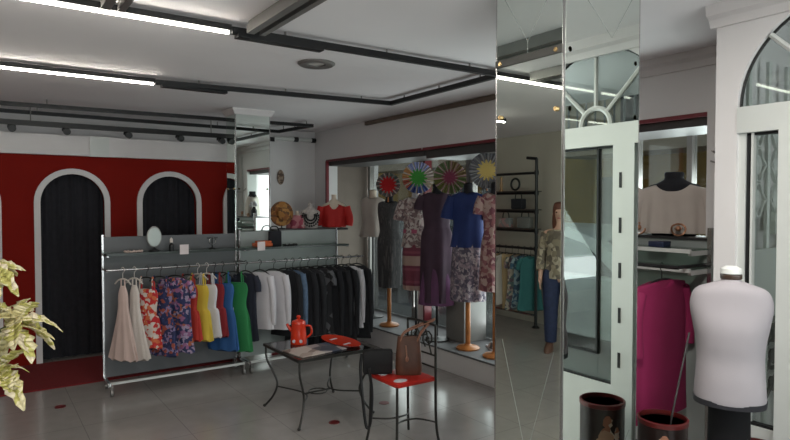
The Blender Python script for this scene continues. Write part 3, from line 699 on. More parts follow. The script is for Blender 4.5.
mannequin('mannequin in a long aubergine dress with violet underlayer', XM, 4.775, FR-R(10), 'black', 1.745, [('dress', purple, dress_fn(1.745, .60, .16, .165, 5, 7, .05, .13)), ('underskirt', purple2, skirt_fn(1.0, .575, .145, .19, 6, 6, .05))])
mannequin('mannequin in cream floral blouse and mauve skirt', XM, 5.13, FR-R(10), 'black', 1.70, [('skirt', P_mauve, skirt_fn(1.18, .69, .135, .135, 4)), ('blouse', P_cream, top_fn(1.70, 1.14, .15, .2, .155, 7)), ('belt', mat('pink_belt', (.4, .08, .15), .7), lambda q: cloth(q, [(Z(1.33), .136, .092), (Z(1.29), .14, .094)], 4, 0, 1))], neckm=c_wht)
mannequin('mannequin in a long grey dress on a wooden stand', XM, 5.64, FR-R(10), 'wood', 1.66, [('dress', greyd, dress_fn(1.66, .66, .135, .125, 8, 5, .04))])
mannequin('mannequin in an ivory sleeveless top on a thin black stand', 3.98, 6.20, FR-R(10), 'black', 1.71, [('blouse', cream, top_fn(1.71, 1.2, .15, 0, .17, 9))], neckm=cream_skin, hpole=1.1)
mannequin('mannequin in pink floral dress half hidden by the wide pillar', XM, 3.93, FR-R(10), 'wood', 1.73, [('dress', P_pink, dress_fn(1.73, .82, .13, .15, 10, 8, .05, .15))])

def fan(label, x, y, z, r, rz, m, pole_to):
    o_b = MB(); n = 56; rs0 = []; 
    for rr_, th in ((.0, .012), (.3, .012), (1.0, .004)):
        pass
    c0 = []; f = []; bk = []
    for k in range(n):
        a = 2*PI*k/n; d = .009 if k % 2 else -.009
        f.append((r*math.cos(a), -.004+d, r*math.sin(a)))
    rs = [[Vector((p[0]*q, p[1]*q+(off), p[2]*q)) for p in f] for q, off in ((.02, -.006), (.5, -.004), (1, -.002), (1, .002), (.5, .004), (.02, .006))]
    o_b.rings(rs)
    o = o_b.build('paper_fan', m, None, (x, y, z), rz, smooth=0); tag(o, label, 'paper fan', 'round paper fans over the mannequins')
    q = MB(); q.tube([(0, .0155, -.25*r), (0, .0155, pole_to-z)], .006, 8); q.build('stick', wood, o)
    return o
FA = R(-35)
fan('round paper fan with red centre over the grey dress', XM-.05, 5.59, 1.815, .135, FA, mat_fan('fan_red', (.42, .008, .012), [(.07, .08, .075), (.09, .06, .06), (.06, .09, .08), (.10, .09, .09)], (.38, .30, .28), .64, .135), 1.62)
fan('round paper fan with green centre and blue lower rim', XM-.05, 5.03, 1.875, .165, FA, mat_fan('fan_green', (.05, .28, .04), [(.32, .08, .05), (.03, .05, .18), (.05, .08, .24), (.40, .34, .26), (.42, .36, .33), (.25, .27, .48), (.22, .25, .45), (.40, .20, .08)], (.45, .40, .36), .5, .165), 1.70)
fan('round paper fan with magenta centre and olive rim', XM-.05, 4.515, 1.86, .16, FA, mat_fan('fan_magenta', (.20, .03, .07), [(.12, .12, .03), (.08, .10, .03), (.15, .10, .04), (.09, .12, .05)], (.36, .24, .25), .42, .16), 1.72)
fan('round paper fan with yellow centre and grey rim beside the wide pillar', XM-.05, 3.99, 1.905, .165, FA, mat_fan('fan_yellow', (.50, .38, .12), [(.12, .12, .13), (.16, .15, .16), (.10, .10, .11)], (.2, .2, .2), .5, .165), 1.72)
# shoes and boxes on the platform
for i, (y, lab) in enumerate(((4.02, 'white and grey sneaker on the window platform nearer the pillar'), (4.14, 'white and grey sneaker on the window platform nearer the wooden base'))):
    t = thing('sneaker', lab, 'shoe', (3.98+.05*i, y-.0, PZ), R(60), 'sneakers on the window platform')
    q = MB(); cloth(q, [(.07, .05, .03), (.055, .075, .04), (.03, .12, .048), (.016, .13, .05)], 2, 0, 1, n=20); q.build('upper', mat_print('sneaker_print', [(.5, .47, .45), (.2, .12, .12), (.1, .1, .1)], 25), t); q = MB(); q.box((0, 0, .009), (.265, .10, .018), 0, .006); q.build('sole', c_wht, t)
q = MB(); q.box((0, 0, .28), (.30, .28, .56), 0, .008); o = q.build('display_cube', mat('grey_cube', (.22, .22, .21), .5), None, (4.10, 4.62, PZ)); tag(o, 'plain grey display block behind the aubergine dress', 'display block')

# ------------------------------------------------------------------ bistro table
tb = thing('bistro_table', 'low square iron table with curved legs and a glass top', 'table', (2.145, 4.135, 0))
W_ = .31
q = MB(); q.box((0, 0, .497), (.60, .60, .008)); q.build('glass_top', mat_glass('smoked_glass', (.38, .38, .38), .08), tb, smooth=0)
q = MB()
for a, b_ in (((-1, -1), (1, -1)), ((1, -1), (1, 1)), ((1, 1), (-1, 1)), ((-1, 1), (-1, -1))): q.box(((a[0]+b_[0])/2*W_, (a[1]+b_[1])/2*W_, .492), (.63 if a[1] == b_[1] else .014, .63 if a[0] == b_[0] else .014, .02))
q.build('top_frame', iron, tb, smooth=0)
for sx in (-1, 1):
    for sy in (-1, 1):
        q = MB(); q.tube(cat_rom([(sx*.30, sy*.30, .485), (sx*.295, sy*.295, .38), (sx*.25, sy*.25, .26), (sx*.235, sy*.235, .18), (sx*.26, sy*.26, .09), (sx*.31, sy*.31, .008)], 5), .0085, 8); q.blob((sx*.31, sy*.31, .012), (.013, .013, .012), 10, 6); q.build('leg', iron, tb)
for sx in (-1, 1):
    q = MB(); q.tube(cat_rom([(sx*.24, -.24, .17), (sx*.14, -.10, .155), (sx*.11, 0, .15), (sx*.14, .10, .155), (sx*.24, .24, .17)], 5), .006, 6); q.build('stretcher', iron, tb)
q = MB(); q.tube([(-.11, 0, .15), (.11, 0, .15)], .006, 6); q.tube([(.07*math.cos(2*PI*k/20), .07*math.sin(2*PI*k/20), .15) for k in range(20)], .005, 6, True); q.build('stretcher', iron, tb)
zt_ = .502
enamel = mat('red_enamel', (.62, .035, .010), .22, spec=.6)
pot = thing('coffee_pot', 'bright red enamel coffee pot with lid on the low iron table', 'coffee pot', (2.06, 4.295, zt_), R(-35))
q = MB(); q.lathe([(.062, 0), (.064, .01), (.060, .08), (.054, .155), (.056, .16)], n=28); q.build('body', enamel, pot)
q = MB(); q.lathe([(.056, .160), (.05, .178), (.018, .19), (.01, .195), (.018, .21), (.012, .222), (0, .224)], n=24); q.build('lid', enamel, pot)
q = MB(); q.tube(cat_rom([(.056, 0, .14), (.095, 0, .135), (.10, 0, .08), (.06, 0, .045)], 5), .008, 8); q.build('handle', enamel, pot)
q = MB(); limb(q, [(-.05, 0, .10), (-.075, 0, .125), (-.092, 0, .155)], [.018, .013, .010], 10); q.build('spout', enamel, pot)
for a in (-115, -65): MB().lathe([(0, -.002), (.013, -.002), (.013, .001), (0, .001)], (.0625*math.cos(R(a)), .0645*math.sin(R(a)), .028), 14, 'Y').build('white_dot', c_wht, pot)
mg = thing('magazine', 'open magazine with pale and brown pages lying on the low table', 'magazine', (2.06, 4.02, zt_), R(8))
q = MB(); q.box((-.10, 0, .005), (.20, .27, .008), 0, .002); q.build('page', mat_print('pale_page', [(.38, .30, .26), (.5, .42, .38), (.25, .18, .16), (.45, .40, .37)], 9), mg)
q = MB(); q.box((.10, 0, .0045), (.20, .27, .007), 0, .002); q.build('page', mat_print('dark_page', [(.06, .06, .08), (.35, .30, .30), (.10, .09, .10), (.04, .05, .09)], 9), mg)
tr_ = thing('serving_tray', 'flat red tray with white stripes on the far half of the low table', 'tray', (2.35, 4.14, zt_), 0)
q = MB(); q.lathe([(0, 0), (.11, 0), (.135, .012), (.14, .014), (.11, .006), (0, .005)], n=32, sx=.8, sy=1.8); q.build('tray', enamel, tr_)
q = MB(); q.box((-.01, .10, .0075), (.07, .022, .002), .3); q.build('stripe', c_wht, tr_); q = MB(); q.box((.0, -.10, .0075), (.07, .022, .002), .3); q.build('stripe', c_wht, tr_)

# ------------------------------------------------------------------ iron chair with bags
CX, CY = 2.305, 3.225
ch = thing('bistro_chair', 'iron bistro chair with a red square seat beside the low table', 'chair', (CX, CY, 0))
redseat = mat('red_vinyl', (.50, .022, .014), .35)
q = MB(); q.box((0, 0, .447), (.31, .31, .03), 0, .012); q.build('seat', redseat, ch)
q = MB(); q.lathe([(0, 0), (.035, 0), (.035, .003), (0, .003)], (-.09, -.10, .4625), 16, sx=1.4); q.build('seat_print', c_wht, ch); q = MB(); q.lathe([(0, 0), (.03, 0), (.03, .003), (0, .003)], (-.10, .09, .4625), 16); q.build('seat_print', c_wht, ch)
for sx in (-1, 1):
    for sy in (-1, 1):
        q = MB(); zt3 = .80 if sx > 0 else .44
        q.tube(cat_rom([(sx*.155, sy*.155, zt3), (sx*.155, sy*.155, .3), (sx*.16, sy*.16, .12), (sx*.175, sy*.175, .005)], 5), .009, 8); q.build('leg', iron, ch)
q = MB(); q.tube(cat_rom([(.155, -.155, .80), (.16, -.08, .805), (.16, .08, .805), (.155, .155, .80)], 5), .009, 8); q.tube([(.155, -.155, .60), (.155, .155, .60)], .006, 6); q.tube([(.155, -.155, .52), (.155, .155, .52)], .006, 6)
for s in (-1, 1): q.tube([(.155, s*.075+.0045*k*math.cos(k*.7)*s, .70+.0045*k*math.sin(k*.7)) for k in range(16)], .0055, 6); q.tube([(.155, s*.11, .60), (.155, s*.03, .80)], .0055, 6)
q.build('backrest', iron, ch)
for s in (-1, 1):
    q = MB(); q.tube(cat_rom([(-.16, s*.16, .16), (-.07, s*.05, .17), (.07, s*.05, .17), (.16, s*.16, .16)], 5), .006, 6); q.build('stretcher', iron, ch)
leather = mat('brown_leather', (.10, .038, .020), .5, var=.25, scale=14); tan = mat('tan_leather', (.36, .17, .11), .5)
bg = thing('tote_bag', 'brown leather tote bag standing on the red chair seat', 'bag', (CX+.055, CY+.01, .4625), R(-35))
q = MB(); rs = []
for z, w, d in ((0, .085, .05), (.03, .09, .055), (.15, .085, .045), (.24, .075, .022), (.25, .074, .018)): rs.append([Vector((w*math.copysign(abs(math.cos(a))**.5, math.cos(a)), d*math.copysign(abs(math.sin(a))**.5, math.sin(a)), z)) for a in [2*PI*k/24 for k in range(24)]])
q.rings(rs); q.build('bag_body', leather, bg)
for s in (-1, 1):
    q = MB(); q.tube(cat_rom([(-.055, s*.02, .22), (-.03, s*.024, .275), (.06, s*.03, .32), (.155, s*.025, .355), (.17, s*.01, .365), (.10, s*.028, .30), (.055, s*.02, .22)], 5), .0055, 6); q.build('strap', tan, bg)
q = MB(); q.tube([(-.02, -.052, .2), (-.012, -.056, .12)], .005, 6); q.blob((-.012, -.058, .11), (.012, .008, .02)); q.build('tassel', tan, bg)
sb = thing('shoulder_bag', 'black shoulder bag on the chair edge with strap dangling to the floor', 'bag', (CX-.125, CY+.115, .4625), R(-30))
q = MB(); q.box((0, 0, .085), (.20, .06, .165), 0, .02); q.build('bag_body', mat('black_leather', (.008, .008, .009), .6, spec=.3), sb)
q = MB(); q.box((0, -.033, .11), (.19, .006, .10), 0, .003); q.build('flap', MATS['black_leather'], sb)
q = MB(); q.tube(cat_rom([(-.105, 0, .14), (-.115, -.01, .05), (-.105, -.035, -.12), (-.085, -.045, -.30), (-.07, -.05, -.345), (-.05, -.05, -.30), (-.04, -.045, -.12), (-.055, -.041, .02), (-.06, -.034, .05)], 6), .0105, 8); q.build('strap', black_metal, sb)
# red floor discs
for i, ((x, y), lab) in enumerate((((.51, 5.36), 'dark red round floor sticker near the fitting room carpet'), ((2.12, 3.83), 'dark red round floor sticker under the front of the low table'), ((2.66, 3.98), 'dark red round floor sticker behind the red chair'))):
    q = MB(); q.lathe([(0, .0), (.04, .0), (.04, .003), (0, .003)], n=24); o = q.build('floor_sticker', mat('maroon_vinyl', (.13, .008, .010), .4), None, (x, y, 0)); tag(o, lab, 'floor sticker', 'red floor stickers')

# ------------------------------------------------------------------ pale dress form at the right
form_m = mat('pale_grey_jersey', (.30, .28, .30), .85, var=.02, bump=.1, bscale=400)
df = thing('dress_form', 'pale grey tailor dress form on a black pedestal before the door', 'dress form', (2.32, 1.125, 0), R(-62))
q = MB()
prof = [(.86+(z_-.755)*.833, a_*.78, b_*.85) for z_, a_, b_ in [(1.325, .035, .035), (1.30, .042, .042), (1.283, .09, .06), (1.255, .155, .078), (1.19, .178, .09), (1.10, .165, .115), (1.02, .15, .115), (.945, .146, .108), (.86, .15, .118), (.78, .156, .122), (.755, .151, .12)]]
cloth(q, prof, 2, 0, 1, n=40, sub=4, power=2.2); q.build('torso', form_m, df, smooth=75)
q = MB(); q.lathe([(.034, 1.318), (.037, 1.322), (.037, 1.336), (.03, 1.338)], n=24); q.build('neck_ring', mat('dark_wood', (.05, .03, .02), .3), df)
q = MB(); q.lathe([(.03, 1.336), (.037, 1.34), (.035, 1.358), (.02, 1.367), (0, 1.369)], n=24); q.build('neck_cap', white_metal, df)
q = MB(); cloth(q, [(.872, .124, .103), (.85, .122, .102)], 2, 0, 1, n=40, power=2.2); q.build('hem_band', black_cloth, df, smooth=60)
q = MB(); q.lathe([(.12, 0), (.12, .02), (.085, .05), (.078, .3), (.07, .86), (0, .86)], n=28); q.build('pedestal', mat('matte_black', (.005, .005, .006), .9, spec=.2), df)

# ------------------------------------------------------------------ tin bins with red rims
tin_m = mat_print('vintage_tin', [(.016, .008, .007), (.02, .01, .008), (.014, .007, .006)], 12, .35)
def tin(label, x, y, rz):
    t = thing('storage_tin', label, 'tin', (x, y, 0), rz, 'dark tins with red rims')
    q = MB(); q.lathe([(.0, .006), (.108, .006), (.112, .01), (.112, .555), (.106, .555), (.106, .02), (0, .02)], n=36); q.build('body', tin_m, t)
    q = MB(); rs = []
    q.lathe([(.112, .548), (.116, .55), (.116, .570), (.112, .573), (.106, .573), (.106, .55), (.112, .548)], n=36); q.build('rim', mat('red_rim', (.11, .012, .012), .35), t)
    q = MB()
    for k in range(10):
        pass
    def onshell(a, z, r=.1135): return Vector((r*math.cos(a), r*math.sin(a), z))
    # pale painted figure: an irregular patch that hugs the tin
    for (a0, z0, ra, rz_) in ((0, .485, .20, .035), (.05, .39, .36, .07), (-.05, .24, .48, .09), (.42, .35, .14, .05), (-.45, .42, .12, .04)):
        ctr = [onshell(a0, z0, .1145)]; ring = [onshell(a0+ra*math.cos(2*PI*k/16)*(1+.2*math.sin(3*k)), z0+rz_*math.sin(2*PI*k/16), .1142) for k in range(16)]
        mid = [onshell(a0+.5*ra*math.cos(2*PI*k/16), z0+.5*rz_*math.sin(2*PI*k/16), .1146) for k in range(16)]
        tiny = [onshell(a0+.02*ra*math.cos(2*PI*k/16), z0+.02*rz_*math.sin(2*PI*k/16), .1147) for k in range(16)]
        base = [onshell(a0+ra*math.cos(2*PI*k/16)*(1+.2*math.sin(3*k)), z0+rz_*math.sin(2*PI*k/16), .1115) for k in range(16)]
        q.rings([base, ring, mid, tiny])
    q.build('painted_figure', mat_print('painted_figure', [(.6, .52, .42), (.5, .32, .22), (.65, .58, .50), (.35, .16, .10)], 22), t)
    return t
tin('dark red-rimmed tin holding a thin metal rod under the magenta tunic', 2.70, 1.62, R(216))
tin('dark red-rimmed tin standing before the glass door, seen in the pillar mirror', 2.69, 1.19, R(130))
rod = MB(); rod.tube([(2.655, 1.60, .03), (2.70, 1.575, .58), (2.765, 1.53, .99)], .0045, 8); o = rod.build('metal_rod', mat('dark_rod', (.10, .09, .09), .35, .7)); tag(o, 'thin grey metal rod leaning out of the red-rimmed tin', 'rod')

# ------------------------------------------------------------------ shelf unit in the right-hand window with the magenta tunic
sr = thing('display_shelf_unit', 'green-grey display shelf unit with chrome post in the third window', 'shelf unit', (3.52, 2.2, 0))
ZP = 1.385
q = MB(); q.box((0, .02, (.16+ZP)/2), (.018, .78, ZP-.16)); q.build('back_panel', panel_g, sr, smooth=0)
for s in (-1, 1):
    q = MB(); q.box((-.012, .02+s*.40, .75), (.03, .024, 1.42)); q.box((-.12, .02+s*.40, .02), (.30, .024, .03)); q.build('post', chrome, sr, smooth=0)
for z in (1.335, 1.225):
    q = MB(); q.box((-.12, .02, z), (.22, .78, .008)); q.build('glass_shelf', shelf_glass, sr, smooth=0)
    MB().box((-.10, -.36, z-.018), (.2, .02, .028)).build('shelf_bracket', white_metal, sr, smooth=0); MB().box((-.10, .40, z-.018), (.2, .02, .028)).build('shelf_bracket', white_metal, sr, smooth=0); MB().box((-.225, -.2, z-.004), (.012, .36, .022)).build('shelf_lip', white_metal, sr, smooth=0)
q = MB(); q.span((-.02, -.37, ZP), (.24, .41, ZP+.014)); q.build('top_board', mat('black_board', (.02, .02, .022), .4), sr, smooth=0)
q = MB(); q.tube([(-.33, -.37, 1.245), (-.33, .41, 1.245)], .011, 8); q.tube([(-.33, -.36, 1.245), (-.01, -.36, 1.245)], .010, 8); q.tube([(-.33, .40, 1.245), (-.01, .40, 1.245)], .010, 8); q.build('hanging_rail', black_metal, sr)
magenta = mat('magenta_crepe', (.26, .010, .075), .8, var=.05, scale=3)
b = MB(); cloth(b, [(.0, .25, .018), (-.02, .272, .026), (-.14, .285, .034), (-.4, .285, .036), (-.78, .30, .04)], 5, .05, 2, drop=.025, dip=.045, nw=.075, n=48)
limb(b, [(.235, 0, -.06), (.285, -.0, -.2), (.28, -.01, -.40)], [.04, .045, .042]); limb(b, [(-.235, 0, -.06), (-.285, 0, -.2), (-.28, -.01, -.4)], [.04, .045, .042])
mt_ = b.build('tunic', magenta, None, (3.19, 1.93, 1.172), R(3), smooth=70); tag(mt_, 'wide magenta tunic on a black hanger behind the tins', 'tunic'); hanger(mt_, .19, .073, hook_m)
wb_ = thing('blouse_bust', 'black bust in a loose off-white blouse on top of the shelf unit', 'display bust', (3.665, 2.14, ZP+.014), R(-68))
q = MB(); cloth(q, [(.405, .05, .045), (.395, .058, .05), (.36, .06, .052), (.335, .10, .065), (.30, .16, .075), (.15, .15, .08), (0, .13, .075)], 2, 0, 1); q.build('torso', black_cloth, wb_, smooth=70)
q = MB(); cloth(q, [(.35, .165, .07), (.32, .20, .09), (.2, .215, .105), (.015, .225, .11)], 12, .035, 3, drop=.05, dip=.075, nw=.10, n=64)
for s in (-1, 1): limb(q, [(s*.175, 0, .28), (s*.235, -.02, .18), (s*.245, -.03, .05)], [.06, .066, .06])
q.build('blouse', mat('offwhite_gauze', (.50, .44, .40), .85), wb_, smooth=70)
fv = thing('flower_vase', 'white flowers in a black vase beside the off-white blouse', 'vase', (3.56, 2.47, ZP+.014))
q = MB(); q.lathe([(.03, 0), (.045, .03), (.045, .10), (.02, .15), (.026, .16)], n=18); q.build('vase', black_metal, fv)
q = MB(); [q.blob((rng.uniform(-.05, .05), rng.uniform(-.05, .05), .17+rng.uniform(0, .06)), .024, 8, 6) for k in range(12)]; q.build('flowers', c_wht, fv)
jw = mat('rose_gold', (.5, .25, .15), .3, .7)
for (y, lab) in ((2.30, 'rose-gold bracelet on the shelf unit top nearer the vase'), (2.03, 'rose-gold bracelet on the shelf unit top nearer the chrome post')):
    q = MB(); q.tube([(.04*math.cos(2*PI*k/20), .016*math.sin(2*PI*k*2/20), .042+.036*math.sin(2*PI*k/20)) for k in range(20)], .006, 6, True); q.blob((0, 0, .05), .018); o = q.build('bracelet', jw, None, (3.53, y, ZP+.014), R(-70)); tag(o, lab, 'bracelet', 'bracelets on the shelf unit')
q = MB(); q.box((0, 0, .018), (.08, .10, .034), 0, .004); o = q.build('jewelry_box', mat('navy_box', (.012, .02, .06), .5), None, (3.41, 2.08, 1.339)); tag(o, 'small navy box on the upper glass shelf of the window unit', 'box')
q = MB(); q.tube(cat_rom([(XD+.03, YD+.03, 1.86), (XW-.03, 1.70, 1.80), (XW-.012, 1.80, 1.825), (XW-.012, 1.90, 1.86)], 6), .005, 6); o = q.build('hanging_cable', grey_metal); tag(o, 'thin cable sagging across the white pier beside the door', 'cable')
q = MB(); q.tube([(XW-.012, 1.72, .9), (XW-.012, 1.72, 2.4)], .006, 6)
o = q.build('wall_conduit', white_metal); tag(o, 'thin vertical conduit on the pier right of the third window', 'conduit')

# ------------------------------------------------------------------ potted plant at the left edge
leaf_m = mat_print('cream_leaf', [(.60, .52, .26), (.70, .62, .38), (.46, .42, .12), (.72, .62, .44)], 14, .6, 'noise')
pp = thing('potted_plant', 'tall plant with serrated cream-yellow leaves at the photo edge', 'plant', (-.18, 2.41, 0))
q = MB(); q.lathe([(.0, 0), (.14, 0), (.18, .30), (.19, .32), (.17, .32), (.16, .28), (0, .28)], n=28); q.build('pot', mat('dark_pot', (.06, .04, .035), .5), pp)
q = MB(); q.tube(cat_rom([(0, 0, .28), (.02, .01, .7), (.0, .02, 1.1), (.03, 0, 1.42)], 6), [.016]*19, 8); 
RO = [(.20, -.14, 1.42), (.27, -.17, 1.225), (.22, -.18, 1.07), (.05, .1, 1.48), (-.12, .02, 1.3), (-.05, -.2, 1.2), (.1, .12, 1.1), (-.14, -.1, 1.0)]
for (x, y, z) in RO: q.tube(cat_rom([(.01, .01, z-.25), (x*.5, y*.5, z-.1), (x, y, z)], 5), .006, 6)
q.build('stem', mat('green_stem', (.10, .12, .04), .6), pp)
def leaf(mb, base, direc, L, Wd, droop, roll):
    d = Vector(direc).normalized(); side = d.cross(Vector((0, 0, 1))).normalized(); side = (Matrix.Rotation(roll, 3, d) @ side); nrm = side.cross(d)
    n = 9; up, dn = [], []
    for i in range(n+1):
        t = i/n; w = Wd*math.sin(PI*min(1, t*.93+.05))**.8*(1-.35*(i % 2))
        c = Vector(base)+d*L*t+Vector((0, 0, -droop*t*t*L))
        up.append([c-side*w+nrm*w*.25, c, c+side*w+nrm*w*.25])
    for i in range(n):
        for j in (0, 1):
            for off in (0,):
                v = [mb.bm.verts.new(p) for p in (up[i][j], up[i][j+1], up[i+1][j+1], up[i+1][j])]
                mb.bm.faces.new(v)
q = MB()
for (x, y, z) in RO:
    for k in range(13):
        a = 2*PI*k/13+rng.random(); e = rng.uniform(-.5, .9); leaf(q, (x, y, z+rng.uniform(-.02, .02)), (math.cos(a)*math.cos(e), math.sin(a)*math.cos(e), math.sin(e)), rng.uniform(.10, .15), rng.uniform(.028, .042), rng.uniform(.2, .8), rng.uniform(-.6, .6))
fo = q.build('foliage', leaf_m, pp, smooth=60); sm = fo.modifiers.new('t', 'SOLIDIFY'); sm.thickness = .0015

# ------------------------------------------------------------------ pipe rack against the left wall (seen in the pillar mirror)
PX = -2.08
pr = thing('pipe_rack', 'black iron pipe rack with shelves against the beige wall, seen in the pillar mirror', 'clothes rack', (PX, 5.75, 0))
q = MB()
for s in (-1, 1):
    q.tube([(0, s*.46, .0), (0, s*.46, 2.18)], .02, 10); q.lathe([(.05, 0), (.05, .012), (.03, .03)], (0, s*.46, 0), 14)
    for z in (1.02, 1.25, 1.5, 1.74, 2.0): q.lathe([(.027, -.03), (.03, 0), (.027, .03)], (0, s*.46, z), 10)
q.tube([(0, -.46, 2.18), (0, -.30, 2.2)], .02, 10); q.tube([(0, .46, 2.18), (0, .30, 2.2)], .02, 10); q.build('frame_pipe', black_metal, pr)
for z in (1.02, 1.25, 1.5, 1.74, 2.0):
    q = MB(); q.tube([(0, -.46, z), (0, .46, z)], .017, 8); q.build('crossbar', black_metal, pr)
q = MB(); q.tube([(0, -.46, .16), (0, .46, .16)], .014, 8); q.build('base_rail', chrome, pr)
for z in (1.25, 1.5, 1.74):
    q = MB(); q.box((-.02, 0, z+.024), (.20, .88, .014)); q.build('shelf', mat('dark_board', (.05, .04, .035), .5), pr, smooth=0)
P_tan = mat('tan_cloth', (.38, .26, .14), .85); P_teal = mat('teal_cloth', (.03, .14, .14), .85); P_mix = mat_print('mixed_print', [(.3, .2, .18), (.12, .08, .1), (.4, .34, .28), (.1, .14, .14)], 26); P_blu = mat_print('blue_print', [(.04, .10, .16), (.2, .26, .28), (.03, .06, .1)], 24)
for i, (y, m, kd, L, lab) in enumerate(((5.38, P_teal, 'tee', .72, 'teal long top at the near end of the pipe rack'), (5.49, P_blu, 'tee', .70, 'blue print top second on the pipe rack'), (5.60, P_mix, 'tee', .74, 'brown and cream print top on the pipe rack'), (5.71, P_tan, 'trousers', .74, 'tan trousers hanging on the pipe rack'), (5.83, c_cream, 'tee', .70, 'cream top hanging past the tan trousers on the pipe rack'), (5.95, P_tan, 'tee', .72, 'tan tunic hanging on the pipe rack'), (6.08, P_mix, 'strap', .72, 'print dress at the far end of the pipe rack'))):
    garment('hanging_garment', lab+', seen in the pillar mirror', 'garment', m, (PX, y, .938), R(28), kd, L, .15, 'clothes on the pipe rack', 30+i, hm=hook_m, zrail=.0845)
def hbag(lab, y, z, m, w=.2, h=.14):
    t = thing('handbag', lab+', seen in the pillar mirror', 'bag', (PX-.02, y, z+.031), R(90))
    q = MB(); q.box((0, 0, h/2), (w, .09, h), 0, .02); q.build('bag_body', m, t); q = MB(); q.tube(cat_rom([(-w*.3, 0, h-.01), (-w*.2, 0, h+.07), (w*.2, 0, h+.07), (w*.3, 0, h-.01)], 5), .007, 6); q.build('handle', black_metal, t)
hbag('black handbag on the pipe rack middle shelf', 5.62, 1.5, black_cloth); hbag('grey handbag on the pipe rack lowest shelf', 5.50, 1.25, mat('grey_leather', (.16, .16, .15), .5), .22, .15); hbag('pink and grey handbag on the pipe rack lowest shelf', 5.85, 1.25, mat_print('pinkish_print', [(.35, .2, .2), (.2, .2, .2), (.4, .35, .33)], 14), .2, .13)
q = MB(); q.tube([(.0, .075*math.cos(2*PI*k/24), .09+.075*math.sin(2*PI*k/24)) for k in range(24)], .014, 8, True); o = q.build('ring_ornament', black_metal, None, (PX, 5.66, 1.772)); tag(o, 'black ring ornament on the top pipe rack shelf, seen in the pillar mirror', 'ornament')
t = thing('figurine', 'slender brown figurine on the top pipe rack shelf, seen in the pillar mirror', 'figurine', (PX, 5.92, 1.771))
q = MB(); q.lathe([(.03, 0), (.03, .01), (.016, .03), (.022, .09), (.012, .14), (.02, .17), (.012, .20), (0, .205)], n=14); q.build('body', wood_light, t)

